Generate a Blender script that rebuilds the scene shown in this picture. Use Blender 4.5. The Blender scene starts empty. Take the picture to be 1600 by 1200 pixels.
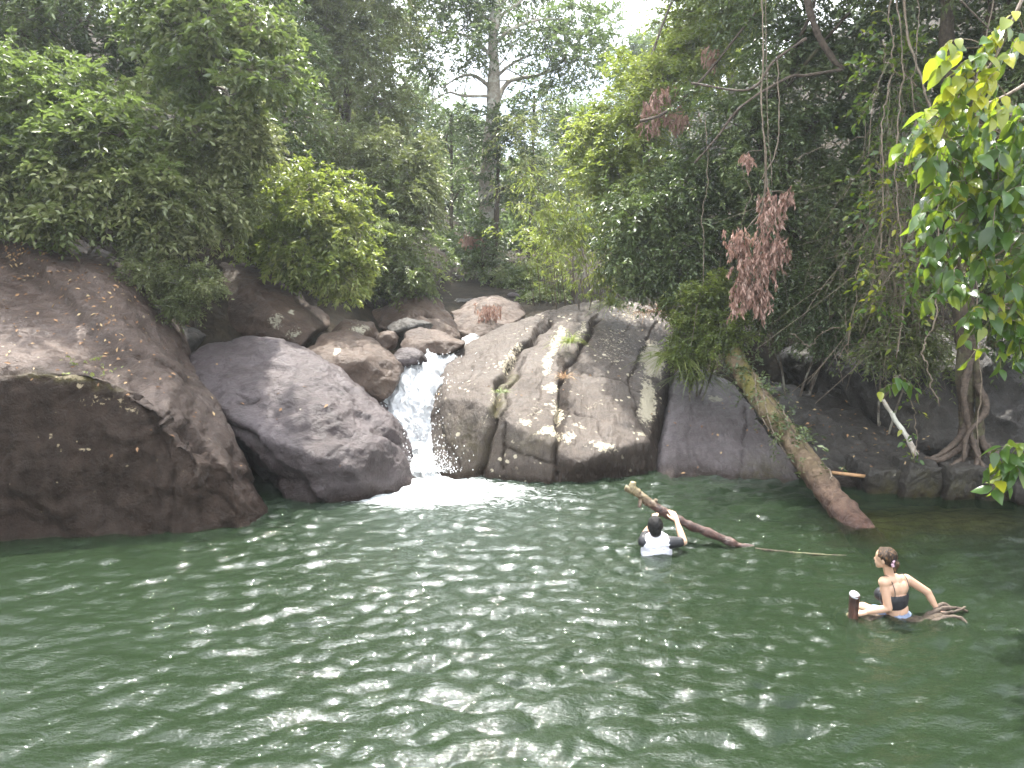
import bpy, bmesh, math
import numpy as np
from mathutils import Vector

S = bpy.context.scene
COL = S.collection
rad = math.radians

# ------------------------------------------------------------------ camera
F, TH, CH = 1200.0, math.atan(150 / 1200.0), 3.0
cam_d = bpy.data.cameras.new('camera')
cam = bpy.data.objects.new('camera', cam_d); COL.objects.link(cam)
cam_d.sensor_width = 36; cam_d.lens = 27.0
cam_d.clip_start = 0.05; cam_d.clip_end = 1000
cam.location = (0, 0, CH); cam.rotation_euler = (math.pi / 2 - TH, 0, 0)
S.camera = cam

# ------------------------------------------------------------------ sky, sun, exposure
SUN_EL, SUN_AZ = 66.0, -7.0        # azimuth from +Y, negative is to the left
w = bpy.data.worlds.new('World'); S.world = w; w.use_nodes = True
nt = w.node_tree; nt.nodes.clear()
wo = nt.nodes.new('ShaderNodeOutputWorld'); bg = nt.nodes.new('ShaderNodeBackground')
sky = nt.nodes.new('ShaderNodeTexSky'); sky.sky_type = 'NISHITA'; sky.sun_disc = False
sky.sun_elevation = rad(SUN_EL); sky.sun_rotation = rad(SUN_AZ)
sky.air_density = 1.0; sky.dust_density = 3.5; sky.ozone_density = 1.0
tc = nt.nodes.new('ShaderNodeTexCoord'); cn = nt.nodes.new('ShaderNodeTexNoise')
cn.inputs['Scale'].default_value = 2.2; cn.inputs['Detail'].default_value = 6
cr = nt.nodes.new('ShaderNodeValToRGB'); cr.color_ramp.elements[0].position = 0.36; cr.color_ramp.elements[1].position = 0.56
mx = nt.nodes.new('ShaderNodeMix'); mx.data_type = 'RGBA'
mx.inputs[7].default_value = (11.5, 12.0, 12.6, 1)
nt.links.new(tc.outputs['Generated'], cn.inputs['Vector']); nt.links.new(cn.outputs['Fac'], cr.inputs['Fac'])
nt.links.new(cr.outputs['Color'], mx.inputs[0]); nt.links.new(sky.outputs[0], mx.inputs[6])
# thin bright cloud glowing around the sun, with a patch added for water glints
sd_ = (math.sin(rad(SUN_AZ)) * math.cos(rad(SUN_EL)), math.cos(rad(SUN_AZ)) * math.cos(rad(SUN_EL)), math.sin(rad(SUN_EL)))
dp = nt.nodes.new('ShaderNodeVectorMath'); dp.operation = 'DOT_PRODUCT'; dp.inputs[1].default_value = sd_
nt.links.new(tc.outputs['Generated'], dp.inputs[0])
def wmath(op, a, b, cl=False):
    m_ = nt.nodes.new('ShaderNodeMath'); m_.operation = op; m_.use_clamp = cl
    for v_, k_ in ((a, 0), (b, 1)):
        if hasattr(v_, 'links'): nt.links.new(v_, m_.inputs[k_])
        else: m_.inputs[k_].default_value = v_
    return m_.outputs[0]
dc = wmath('MAXIMUM', dp.outputs['Value'], 0.0)
nz = nt.nodes.new('ShaderNodeTexNoise'); nz.inputs['Scale'].default_value = 9; nz.inputs['Detail'].default_value = 5; nt.links.new(tc.outputs['Generated'], nz.inputs['Vector'])
dn = wmath('ADD', dc, wmath('MULTIPLY', wmath('SUBTRACT', nz.outputs['Fac'], .5), .05))
patch = wmath('MULTIPLY', wmath('SUBTRACT', dn, math.cos(rad(12.5))), 55., True)      # unseen bright cloud patch, added and given ragged edges for sharp water glints
glow = wmath('ADD', wmath('MULTIPLY', patch, 115.), wmath('MULTIPLY', wmath('POWER', dc, 12.), 5.))
ga = nt.nodes.new('ShaderNodeVectorMath'); ga.operation = 'SCALE'; ga.inputs[0].default_value = (.97, .98, 1.); nt.links.new(glow, ga.inputs['Scale'])
gs = nt.nodes.new('ShaderNodeVectorMath'); gs.operation = 'ADD'; nt.links.new(mx.outputs[2], gs.inputs[0]); nt.links.new(ga.outputs[0], gs.inputs[1])
nt.links.new(gs.outputs[0], bg.inputs['Color']); bg.inputs['Strength'].default_value = 0.14
nt.links.new(bg.outputs[0], wo.inputs['Surface'])
sl = bpy.data.lights.new('sun', 'SUN'); sl.energy = 4.2; sl.angle = rad(1.0); sl.color = (1.0, 0.95, 0.86)
so = bpy.data.objects.new('sun', sl); COL.objects.link(so)
sdir = Vector((math.sin(rad(SUN_AZ)) * math.cos(rad(SUN_EL)), math.cos(rad(SUN_AZ)) * math.cos(rad(SUN_EL)), math.sin(rad(SUN_EL))))
so.rotation_euler = sdir.to_track_quat('Z', 'Y').to_euler(); so.location = sdir * 60
S.view_settings.view_transform = 'Standard'; S.view_settings.look = 'None'
S.view_settings.exposure = 1.6; S.view_settings.gamma = 1
c = S.cycles
c.max_bounces = 6; c.diffuse_bounces = 3; c.glossy_bounces = 3; c.transmission_bounces = 3
c.transparent_max_bounces = 8; c.volume_bounces = 0; c.use_denoising = True
c.caustics_reflective = False; c.caustics_refractive = False
c.sample_clamp_indirect = 6

# ------------------------------------------------------------------ helpers
def Pn(px, py, Y):
    """pixel of the photograph + distance into the scene -> world point (arrays allowed)"""
    px = np.asarray(px, float); py = np.asarray(py, float); Y = np.asarray(Y, float)
    x = (px - 800) / F; y = (600 - py) / F
    dy = math.cos(TH) + y * math.sin(TH); dz = -math.sin(TH) + y * math.cos(TH)
    t = Y / dy
    return np.stack(np.broadcast_arrays(t * x, Y, CH + t * dz), -1)

def Wn(px, py, z=0.0):
    y = (600 - py) / F
    dy = math.cos(TH) + y * math.sin(TH); dz = -math.sin(TH) + y * math.cos(TH)
    t = (z - CH) / dz
    return np.array([t * (px - 800) / F, t * dy, z])

def proj(P):
    d = P[:, 1] * math.cos(TH) - (P[:, 2] - CH) * math.sin(TH)
    u = P[:, 1] * math.sin(TH) + (P[:, 2] - CH) * math.cos(TH)
    d = np.maximum(d, .01)
    return 800 + F * P[:, 0] / d, 600 - F * u / d

def ppm(Y):
    return F / Y

def norm(a):
    return a / np.maximum(np.linalg.norm(a, axis=-1, keepdims=True), 1e-9)

def _h(ix, iy, iz, seed):
    n = (ix * 374761393 + iy * 668265263 + iz * 2147483647 + seed * 1274126177) & 0xffffffff
    n = ((n ^ (n >> 13)) * 1274126177) & 0xffffffff
    n = (n ^ (n >> 16)) & 0xffffffff
    return n / 4294967295.0

def vnoise(P, f=1.0, seed=0):
    q = np.asarray(P, float) * f + 100.37
    i = np.floor(q).astype(np.int64); t = q - i; t = t * t * t * (t * (t * 6 - 15) + 10)
    r = 0
    for a in (0, 1):
        for b in (0, 1):
            for c_ in (0, 1):
                wgt = (t[..., 0] if a else 1 - t[..., 0]) * (t[..., 1] if b else 1 - t[..., 1]) * (t[..., 2] if c_ else 1 - t[..., 2])
                r = r + wgt * _h(i[..., 0] + a, i[..., 1] + b, i[..., 2] + c_, seed)
    return r * 2 - 1

def fbm(P, f=1.0, o=4, seed=0, g=.5):
    r = 0; a = 1.
    for k in range(o):
        r = r + a * vnoise(P, f * 2.03 ** k, seed + k * 17); a *= g
    return r

def pld(px, py, pl):
    """distance in pixels to a polyline and signed side (positive on its left as drawn)"""
    best = np.full(px.shape, 1e9); side = np.zeros(px.shape)
    for (x0, y0), (x1, y1) in zip(pl[:-1], pl[1:]):
        dx, dy = x1 - x0, y1 - y0
        t = np.clip(((px - x0) * dx + (py - y0) * dy) / (dx * dx + dy * dy), 0, 1)
        ex, ey = px - x0 - t * dx, py - y0 - t * dy
        d = np.hypot(ex, ey); m = d < best
        best[m] = d[m]; side[m] = np.sign(dx * ey - dy * ex)[m]
    return best, side

def mesh_from(name, V, faces, smooth=False, attrs=None):
    """faces: list of int arrays (n,3) or (n,4)"""
    me = bpy.data.meshes.new(name)
    faces = [f for f in faces if len(f)]
    nl = sum(f.size for f in faces); nf = sum(len(f) for f in faces)
    me.vertices.add(len(V)); me.loops.add(nl); me.polygons.add(nf)
    me.vertices.foreach_set('co', np.asarray(V, np.float32).ravel())
    me.loops.foreach_set('vertex_index', np.concatenate([f.ravel() for f in faces]).astype(np.int32))
    tot = np.concatenate([np.full(len(f), f.shape[1]) for f in faces])
    me.polygons.foreach_set('loop_start', (np.cumsum(tot) - tot).astype(np.int32))
    me.update(calc_edges=True)
    if smooth: me.polygons.foreach_set('use_smooth', np.ones(nf, bool))
    for k, v in (attrs or {}).items():
        if v.ndim == 1:
            a = me.attributes.new(k, 'FLOAT', 'POINT'); a.data.foreach_set('value', v.astype(np.float32))
        else:
            a = me.attributes.new(k, 'FLOAT_COLOR', 'POINT')
            v4 = np.concatenate([v, np.ones((len(v), 1))], 1) if v.shape[1] == 3 else v
            a.data.foreach_set('color', v4.astype(np.float32).ravel())
    me.validate()
    return me

class MB:
    def __init__(s): s.V = []; s.F3 = []; s.F4 = []; s.T = []; s.n = 0
    def add(s, V, F, tint=None):
        V = np.asarray(V, float).reshape(-1, 3); F = np.asarray(F, int)
        (s.F3 if F.shape[1] == 3 else s.F4).append(F + s.n)
        s.V.append(V); s.T.append(np.full(len(V), .5) if tint is None else tint); s.n += len(V)
    def add2(s, V, F3, F4, tint=None):
        V = np.asarray(V, float).reshape(-1, 3)
        if len(F3): s.F3.append(np.asarray(F3, int) + s.n)
        if len(F4): s.F4.append(np.asarray(F4, int) + s.n)
        s.V.append(V); s.T.append(np.full(len(V), .5) if tint is None else tint); s.n += len(V)
    def tube(s, P, R, sides=6, tint=None, rough=0., seed=0):
        P = np.asarray(P, float); n = len(P); R = np.broadcast_to(np.asarray(R, float), (n,))
        T = norm(np.gradient(P, axis=0)); ref = np.array([0.31, 0.2, .93]) if abs(T[:, 2]).mean() < .8 else np.array([1., .1, 0])
        A = norm(np.cross(T, ref)); B = np.cross(T, A)
        a = np.linspace(0, 2 * np.pi, sides, endpoint=False)
        rr = R[:, None] * np.ones((n, sides))
        ring = P[:, None] + rr[..., None] * (np.cos(a)[None, :, None] * A[:, None] + np.sin(a)[None, :, None] * B[:, None])
        if rough:
            f = 1.6 / max(R.mean(), .01) * .35
            d = fbm(ring * np.array([1, 1, .6]), f, 3, seed) * rough * R.mean()
            ring = ring + d[..., None] * norm(ring - P[:, None])
        V = ring.reshape(-1, 3)
        i = np.arange(n - 1)[:, None] * sides; j = np.arange(sides)[None]; jn = (j + 1) % sides
        F4 = np.stack([i + j, i + jn, i + sides + jn, i + sides + j], -1).reshape(-1, 4)
        V = np.concatenate([V, P[:1], P[-1:]]); b = n * sides
        F3 = np.concatenate([np.stack([np.full(sides, b), jn[0], j[0]], -1), np.stack([np.full(sides, b + 1), b - sides + j[0], b - sides + jn[0]], -1)])
        s.add2(V, F3, F4, tint)
    def build(s, name, mat, parent=None, smooth=False, attrs=None):
        V = np.concatenate(s.V)
        at = {'tint': np.concatenate(s.T)}
        if attrs: at.update(attrs)
        me = mesh_from(name, V, [np.concatenate(f) for f in (s.F3, s.F4) if f], smooth, at)
        return link(name, me, mat, parent)

def link(name, me, mat, parent=None):
    o = bpy.data.objects.new(name, me); COL.objects.link(o)
    if mat: me.materials.append(mat)
    if parent: o.parent = parent; o.matrix_parent_inverse = parent.matrix_world.inverted() if False else o.matrix_parent_inverse
    return o

def thing(name, label, cat, loc=(0, 0, 0), group=None):
    o = bpy.data.objects.new(name, None); COL.objects.link(o)
    o.empty_display_size = .2
    o['label'] = label; o['category'] = cat; o['_b'] = [float(v) for v in loc]
    if group: o['group'] = group
    return o

def settle(o):
    """move the empty to the thing's base and its children's meshes with it"""
    b = Vector(o['_b']); del o['_b']
    o.location = b
    for ch in o.children: ch.location = -b

def tag(o, label, cat, group=None):
    o['label'] = label; o['category'] = cat
    if group: o['group'] = group
    return o
def struct(o): o['kind'] = 'structure'; return o
def stuff(o, label=None, cat=None):
    o['kind'] = 'stuff'
    if label: o['label'] = label
    if cat: o['category'] = cat
    return o

def spline(pts, n):
    """Catmull-Rom through pts"""
    p = np.asarray(pts, float); p = np.vstack([2 * p[0] - p[1], p, 2 * p[-1] - p[-2]])
    m = len(p) - 3; t = np.linspace(0, m - 1e-6, n); i = t.astype(int); u = (t - i)[:, None]
    a, b, c_, d = p[i], p[i + 1], p[i + 2], p[i + 3]
    return .5 * (2 * b + (c_ - a) * u + (2 * a - 5 * b + 4 * c_ - d) * u ** 2 + (3 * b - a - 3 * c_ + d) * u ** 3)

# ------------------------------------------------------------------ materials
class NT:
    def __init__(s, name):
        s.m = bpy.data.materials.new(name); s.m.use_nodes = True; s.t = s.m.node_tree; s.t.nodes.clear()
        s.out = s.n('OutputMaterial')
    def n(s, kind, **kw):
        nd = s.t.nodes.new('ShaderNode' + kind)
        for k, v in kw.items(): setattr(nd, k, v)
        return nd
    def l(s, a, b): s.t.links.new(a, b)
    def noise(s, scale, detail=4, rough=.5, vec=None, dist=0):
        n = s.n('TexNoise'); n.inputs['Scale'].default_value = scale; n.inputs['Detail'].default_value = detail
        n.inputs['Roughness'].default_value = rough; n.inputs['Distortion'].default_value = dist
        if vec is not None: s.l(vec, n.inputs['Vector'])
        return n.outputs['Fac']
    def ramp(s, f, stops):
        r = s.n('ValToRGB'); e = r.color_ramp.elements
        while len(e) < len(stops): e.new(.5)
        for k, (p, c_) in enumerate(stops):
            e[k].position = p; e[k].color = tuple(c_) + (1,) if len(c_) == 3 else c_
        s.l(f, r.inputs['Fac']); return r.outputs['Color']
    def mix(s, f, a, b, mode='MIX'):
        m = s.n('Mix', data_type='RGBA', blend_type=mode)
        for v, k in ((f, 0), (a, 6), (b, 7)):
            if hasattr(v, 'is_linked') or hasattr(v, 'links'): s.l(v, m.inputs[k])
            elif k == 0: m.inputs[0].default_value = v
            else: m.inputs[k].default_value = tuple(v) + (1,)
        return m.outputs[2]
    def math(s, op, a, b=0, clamp=False):
        m = s.n('Math', operation=op, use_clamp=clamp)
        for v, k in ((a, 0), (b, 1)):
            if hasattr(v, 'links'): s.l(v, m.inputs[k])
            else: m.inputs[k].default_value = v
        return m.outputs[0]
    def attr(s, name, out='Fac'):
        a = s.n('Attribute'); a.attribute_name = name; return a.outputs[out]
    def sep(s, c_):
        x = s.n('SeparateColor'); s.l(c_, x.inputs[0]); return x.outputs
    def obj(s, scale=None, rot=None):
        t = s.n('TexCoord').outputs['Object']
        if scale is None: return t
        m = s.n('Mapping'); m.inputs['Scale'].default_value = scale
        if rot: m.inputs['Rotation'].default_value = rot
        s.l(t, m.inputs['Vector']); return m.outputs['Vector']
    def bump(s, h, dist, strength=1., prev=None):
        b = s.n('Bump'); b.inputs['Strength'].default_value = strength; b.inputs['Distance'].default_value = dist
        s.l(h, b.inputs['Height'])
        if prev is not None: s.l(prev, b.inputs['Normal'])
        return b.outputs['Normal']
    def princ(s, col, rough=.5, spec=.5, normal=None):
        p = s.n('BsdfPrincipled')
        for v, k in ((col, 'Base Color'), (rough, 'Roughness'), (spec, 'Specular IOR Level')):
            if hasattr(v, 'links'): s.l(v, p.inputs[k])
            elif k == 'Base Color': p.inputs[k].default_value = tuple(v) + (1,)
            else: p.inputs[k].default_value = v
        if normal is not None: s.l(normal, p.inputs['Normal'])
        return p
    def done(s, sh):
        s.l(sh, s.out.inputs['Surface']); return s.m

def mat_rock(name, ca, cb, cc, lich=(.52, .48, .36), spots=.0, gloss=.48, strata=None):
    n = NT(name); v = n.obj()
    f1 = n.noise(.9, 6, .6, v, .4); f2 = n.noise(7, 6, .65, v); f3 = n.noise(60, 3, .6, v)
    col = n.ramp(f1, [(.28, ca), (.5, cb), (.74, cc)])
    col = n.mix(n.ramp(f2, [(.3, (0, 0, 0)), (.7, (1, 1, 1))]), n.mix(.42, col, (.0, .0, .0), 'MIX'), col)
    col = n.mix(.35, col, n.ramp(f3, [(.3, (.25, .25, .25)), (.7, (.85, .85, .85))]), 'OVERLAY')
    stv = n.obj((3.2, 3.2, .35), None); st = n.noise(2.2, 5, .6, stv, .3)
    a = n.sep(n.attr('mask', 'Color'))
    # water staining running down mixed with painted shade, wet band, lichen, moss
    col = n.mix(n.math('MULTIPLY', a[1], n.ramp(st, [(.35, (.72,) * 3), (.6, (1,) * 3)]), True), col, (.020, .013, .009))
    lf = n.math('ADD', a[0], n.math('MULTIPLY', n.math('SUBTRACT', n.noise(16, 6, .7, v, .6), .5), 1.6))
    lm = n.ramp(lf, [(.48, (0, 0, 0)), (.58, (1, 1, 1))])
    lc = n.mix(n.noise(24, 4, .6, v), tuple(x * .68 for x in lich), lich)
    col = n.mix(lm, col, lc)
    if spots:
        vo = n.n('TexVoronoi'); vo.inputs['Scale'].default_value = 6.5; n.l(v, vo.inputs['Vector'])
        sp = n.ramp(n.math('ADD', vo.outputs['Distance'], n.math('MULTIPLY', n.noise(7, 6, .75, v, .8), .75)), [(.40 + .09 * spots, (1, 1, 1)), (.45 + .09 * spots, (0, 0, 0))])
        gate = n.ramp(n.noise(1.3, 3, .5, v), [(.50, (0, 0, 0)), (.6, (1, 1, 1))])
        col = n.mix(n.mix(1., sp, gate, 'MULTIPLY'), col, lich)
    mo = n.math('MULTIPLY', a[2], n.ramp(n.noise(9, 5, .6, v), [(.35, (0, 0, 0)), (.6, (1, 1, 1))]), True)
    col = n.mix(mo, col, (.085, .075, .018))
    rg = n.ramp(n.math('ADD', n.math('MULTIPLY', f2, .5), n.math('MULTIPLY', a[1], -.04)), [(0, (gloss - .12,) * 3), (.5, (gloss + .16,) * 3)])
    b = n.bump(f1, .12, .5); b = n.bump(n.noise(5.5, 8, .68, n.obj(strata) if strata else v, .5), .10, .9, b)
    b = n.bump(n.noise(22, 6, .7, n.obj(strata) if strata else v, .4), .03, .8, b); b = n.bump(f3, .014, .8, b)
    return n.done(n.princ(col, rg, n.math('SUBTRACT', .42, n.math('MULTIPLY', a[1], .34)), b).outputs[0])

M = {}
M['rock_purple'] = mat_rock('purple_granite', (0.051, 0.035, 0.034), (0.085, 0.065, 0.065), (0.129, 0.105, 0.109), spots=.0, gloss=.44)
M['rock_brown'] = mat_rock('brown_granite', (.055, .031, .020), (.112, .073, .051), (.17, .122, .092), gloss=.5)
M['rock_slab'] = mat_rock('lichened_granite', (.055, .037, .026), (.112, .085, .066), (.16, .132, .112), lich=(.58, .51, .37), spots=1.7, gloss=.5, strata=(2.4, .5, 1.))
M['rock_grey'] = mat_rock('wet_grey_granite', (.085, .066, .062), (.15, .125, .125), (.225, .195, .20), spots=.0, gloss=.36, strata=(2.2, .8, .6))
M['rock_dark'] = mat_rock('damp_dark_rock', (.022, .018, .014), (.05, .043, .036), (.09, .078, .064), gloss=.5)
M['rock_left'] = mat_rock('weathered_granite', (.055, .031, .021), (.105, .070, .053), (.155, .115, .096), lich=(.36, .29, .19), gloss=.46, spots=.35)

def mat_leaf(name, ca, cb, cc=None, rough=.42, tr=.35, trc=None, spec=.75):
    n = NT(name); t = n.attr('tint')
    col = n.ramp(t, [(0, ca), (.6, cb), (1, cc or cb)])
    oi = n.n('ObjectInfo').outputs['Random']
    p = n.princ(col, rough, spec)
    tl = n.n('BsdfTranslucent')
    tcol = n.mix(.62, col, trc or tuple(min(1, x * 3.) for x in cb)); n.l(tcol, tl.inputs['Color'])
    ms = n.n('MixShader'); ms.inputs[0].default_value = tr
    n.l(p.outputs[0], ms.inputs[1]); n.l(tl.outputs[0], ms.inputs[2])
    return n.done(ms.outputs[0])

M['leaf_olive'] = mat_leaf('olive_leaf', (.08, .10, .035), (.175, .20, .078), (.30, .31, .15), .42, .36, (.22, .27, .06))
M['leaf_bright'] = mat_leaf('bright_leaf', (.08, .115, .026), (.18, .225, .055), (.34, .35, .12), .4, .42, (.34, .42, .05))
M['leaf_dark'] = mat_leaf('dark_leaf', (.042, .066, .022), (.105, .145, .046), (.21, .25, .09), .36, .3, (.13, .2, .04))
M['leaf_mid'] = mat_leaf('mid_leaf', (.065, .085, .03), (.15, .18, .062), (.28, .29, .13), .38, .38, (.2, .3, .05))
M['leaf_far'] = mat_leaf('far_leaf', (.05, .08, .03), (.10, .145, .05), (.16, .21, .08), .5, .4, (.2, .28, .08))
M['leaf_vine'] = mat_leaf('broad_leaf', (.02, .05, .012), (.06, .13, .022), (.36, .35, .02), .3, .45, (.34, .46, .03), .6)
M['leaf_dead'] = mat_leaf('withered_leaf', (.2, .10, .075), (.45, .28, .22), (.62, .45, .38), .6, .3, (.45, .25, .15), .3)
M['leaf_litter'] = mat_leaf('fallen_leaf', (.12, .06, .03), (.35, .2, .1), (.5, .38, .2), .6, .1, (.4, .25, .1), .3)

def mat_bark(name, a, b, lich=None, rough=.75, f=14):
    n = NT(name); v = n.obj(); f1 = n.noise(f, 6, .65, v, .6); f2 = n.noise(3, 4, .6, v)
    col = n.ramp(f1, [(.3, a), (.7, b)])
    if lich: col = n.mix(n.ramp(f2, [(.5, (0, 0, 0)), (.62, (1, 1, 1))]), col, lich)
    return n.done(n.princ(col, rough, .4, n.bump(f1, .03, .8)).outputs[0])
M['bark'] = mat_bark('grey_bark', (.05, .038, .028), (.19, .155, .12), (.26, .24, .19))
M['bark_dark'] = mat_bark('dark_bark', (.016, .011, .007), (.095, .068, .045), (.12, .115, .06), .8, 22)
M['bark_pale'] = mat_bark('pale_bark', (.22, .18, .14), (.46, .41, .34), (.52, .5, .43))
M['bark_root'] = mat_bark('root_bark', (.03, .02, .014), (.13, .095, .07))
M['vine_dry'] = mat_bark('dry_vine', (.10, .075, .05), (.30, .235, .175), None, .7, 20)
M['twig'] = mat_bark('twig_bark', (.06, .045, .03), (.17, .13, .09))

def mat_plain(name, col, rough=.6, var=.25, f=20, spec=.4, bump=.004):
    n = NT(name); f1 = n.noise(f, 5, .6, n.obj())
    cc = n.ramp(f1, [(.3, tuple(x * (1 - var) for x in col)), (.7, tuple(min(1, x * (1 + var)) for x in col))])
    return n.done(n.princ(cc, rough, spec, n.bump(f1, bump, .6)).outputs[0])

n = NT('forest_soil'); v = n.obj(); f1 = n.noise(3, 7, .7, v); sx = n.n('SeparateXYZ'); n.l(v, sx.inputs[0])
M['soil'] = n.done(n.princ(n.mix(n.ramp(n.math('ADD', n.math('MULTIPLY', sx.outputs[2], 4.), .9), [(.3, (1, 1, 1)), (.9, (0, 0, 0))]), n.ramp(f1, [(.3, (.014, .011, .007)), (.55, (.036, .027, .016)), (.8, (.07, .05, .03))]), n.ramp(f1, [(.3, (.20, .15, .075)), (.7, (.42, .32, .19))])), .9, .2, n.bump(n.noise(9, 6, .7, v), .15)).outputs[0])
n = NT('pool_bed'); v = n.obj(); f1 = n.noise(2.5, 7, .7, v)
M['bed'] = n.done(n.princ(n.ramp(f1, [(.3, (.05, .05, .025)), (.6, (.12, .10, .05)), (.8, (.2, .15, .08))]), .9, .2, n.bump(f1, .1)).outputs[0])

# murky green pool water: mirror-like skin over a turbid green body, clearer where it is shallow
n = NT('pool_water'); v = n.obj()
m = n.sep(n.attr('mask', 'Color'))          # R foam, G clearness, B fine ripple
rip = n.noise(9, 4, .6, n.obj((.8, 1.5, 1)), .8); rip2 = n.noise(34, 3, .5, n.obj((.8, 1.4, 1)), .6)
nb = n.bump(rip, .022, .55); nb = n.bump(rip2, .009, .6, nb)
body = n.mix(n.noise(.35, 3, .5, v), (.0105, .0185, .0084), (.0145, .0250, .0115))
body = n.mix(n.math('MULTIPLY', m[2], .75), body, (.030, .042, .032))      # air bubbles carried down from the fall
p = n.princ(body, .022, .5, nb); p.inputs['IOR'].default_value = 1.33
tr = n.n('BsdfTransparent'); tr.inputs['Color'].default_value = (.62, .72, .5, 1)
gl = n.n('BsdfGlossy'); gl.inputs['Roughness'].default_value = .04; n.l(nb, gl.inputs['Normal'])
fr = n.n('Fresnel'); fr.inputs['IOR'].default_value = 1.33; n.l(nb, fr.inputs['Normal'])
ms = n.n('MixShader'); n.l(fr.outputs[0], ms.inputs[0]); n.l(tr.outputs[0], ms.inputs[1]); n.l(gl.outputs[0], ms.inputs[2])
mt = n.n('MixShader'); n.l(m[1], mt.inputs[0]); n.l(p.outputs[0], mt.inputs[1]); n.l(ms.outputs[0], mt.inputs[2])
fo = n.princ((.82, .85, .85), .6, .3, n.bump(n.noise(22, 5, .7, v), .04))
fn = n.math('ADD', m[0], n.math('MULTIPLY', n.math('SUBTRACT', n.noise(4.5, 8, .78, n.obj((.8, 1.9, 1)), 1.8), .5), 2.6))
mf = n.n('MixShader'); n.l(n.ramp(fn, [(.36, (0, 0, 0)), (1.0, (1, 1, 1))]), mf.inputs[0])
n.l(mt.outputs[0], mf.inputs[1]); n.l(fo.outputs[0], mf.inputs[2])
M['water'] = n.done(mf.outputs[0])

n = NT('white_water'); v = n.obj((5, 5, 1.1)); f1 = n.noise(2.4, 8, .75, v, .8)
M['white_water'] = n.done(n.princ(n.ramp(f1, [(.30, (.66, .70, .72)), (.44, (.92, .93, .94))]), .5, .4, n.bump(n.noise(9, 6, .75, v), .08)).outputs[0])
M['droplet'] = mat_plain('spray_droplet', (.85, .87, .88), .2, .03)

# ------------------------------------------------------------------ ground
rng = np.random.default_rng(11)
def terrain(x, y):
    bed = np.interp(y, [-20, 9, 12, 13.5, 15, 17, 20, 30, 45, 70, 110], [-1.6, -1.6, -1.2, -.4, .7, 1.5, 2.3, 4.0, 6.5, 10.5, 15])
    xl = np.interp(y, [-20, 8.5, 9.6, 11.5, 13, 20, 40, 110], [-11, -9.5, -7.5, -4.2, -2.6, -2.2, -1, 2])
    xr = np.interp(y, [-20, 8.5, 10, 11.0, 13.2, 15.5, 20, 40, 110], [8.8, 8.4, 8.2, 8.0, 7.6, 3.6, 3.6, 5, 8])
    dl = np.maximum(0, xl - x); dr = np.maximum(0, x - xr)
    up = 1.35 * dl / (1 + .03 * dl) * np.interp(y, [0, 9, 14], [.9, .9, .62]) + .95 * dr / (1 + .02 * dr)
    P = np.stack([x, y, x * 0], -1)
    z = bed + np.minimum(up, 26) + .25 * fbm(P, .5, 4, 5) * np.clip(up + .3, .2, 1.5)
    shelf = (x > 3.4) & (y > 9.6) & (y < 15)
    return np.where(shelf, np.maximum(z, np.minimum(-.12, (y - 10.3) * 1.2)) , z)
gx = np.concatenate([np.linspace(-60, -14, 60), np.linspace(-13.8, 13.8, 185), np.linspace(14, 60, 60)])
gy = np.concatenate([np.linspace(-14, 6, 40), np.linspace(6.15, 24, 120), np.linspace(24.5, 110, 90)])
X, Y = np.meshgrid(gx, gy, indexing='ij'); Z = terrain(X, Y)
def grid_faces(nx, ny):
    i = np.arange(nx - 1)[:, None] * ny; j = np.arange(ny - 1)[None]
    return np.stack([i + j, i + ny + j, i + ny + j + 1, i + j + 1], -1).reshape(-1, 4)
struct(link('ground', mesh_from('ground', np.stack([X, Y, Z], -1).reshape(-1, 3), [grid_faces(len(gx), len(gy))], True), M['soil']))

# ------------------------------------------------------------------ pool water
Nf, Lf = 1024, 20.48
rw = np.random.default_rng(5)
kx = 2 * np.pi * np.fft.fftfreq(Nf, Lf / Nf); KX, KY = np.meshgrid(kx, kx, indexing='ij'); K = np.hypot(KX, KY) + 1e-9
lam = 2 * np.pi / K
amp = np.exp(-(np.log(lam / .32) / .85) ** 2) * lam ** 1.3
dirw = .22 + np.abs((KX * .30 + KY * -.95) / K) ** 2
spec = (rw.normal(size=(Nf, Nf)) + 1j * rw.normal(size=(Nf, Nf))) * amp * dirw
hh = np.real(np.fft.ifft2(spec)); sc = .0116 / hh.std(); hh *= sc
dxh = np.real(np.fft.ifft2(spec * -1j * KX / K)) * sc; dyh = np.real(np.fft.ifft2(spec * -1j * KY / K)) * sc
wx = np.arange(-12.5, 10.01, .03); wy = np.concatenate([np.arange(-9, 3.4, .12), np.arange(3.4, 15.2, .03)])
X, Y = np.meshgrid(wx, wy, indexing='ij')
ii = ((X / Lf * Nf) % Nf).astype(int); jj = ((Y / Lf * Nf) % Nf).astype(int)
fx, fy = Wn(668, 752)[:2]
df = np.hypot(X - fx, (Y - fy))
calm = np.clip(.24 + .85 * np.exp(-((X - 0.9 - .10 * (8 - Y)) / (3.2 + .45 * np.maximum(Y - 4, 0))) ** 2) + .3 * fbm(np.stack([X, Y, 0 * X], -1), .35, 2, 3), .22, 1.25)
calm *= np.interp(Y, [4, 7, 9, 11, 13], [1.1, 1.0, 1.05, 1.25, 1.2])
rad_w = .028 * np.exp(-df / 2.2) * np.sin(df * 9 + 2 * fbm(np.stack([X, Y, 0 * X], -1), .8, 2, 9))
Z = hh[ii, jj] * calm + rad_w
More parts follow.
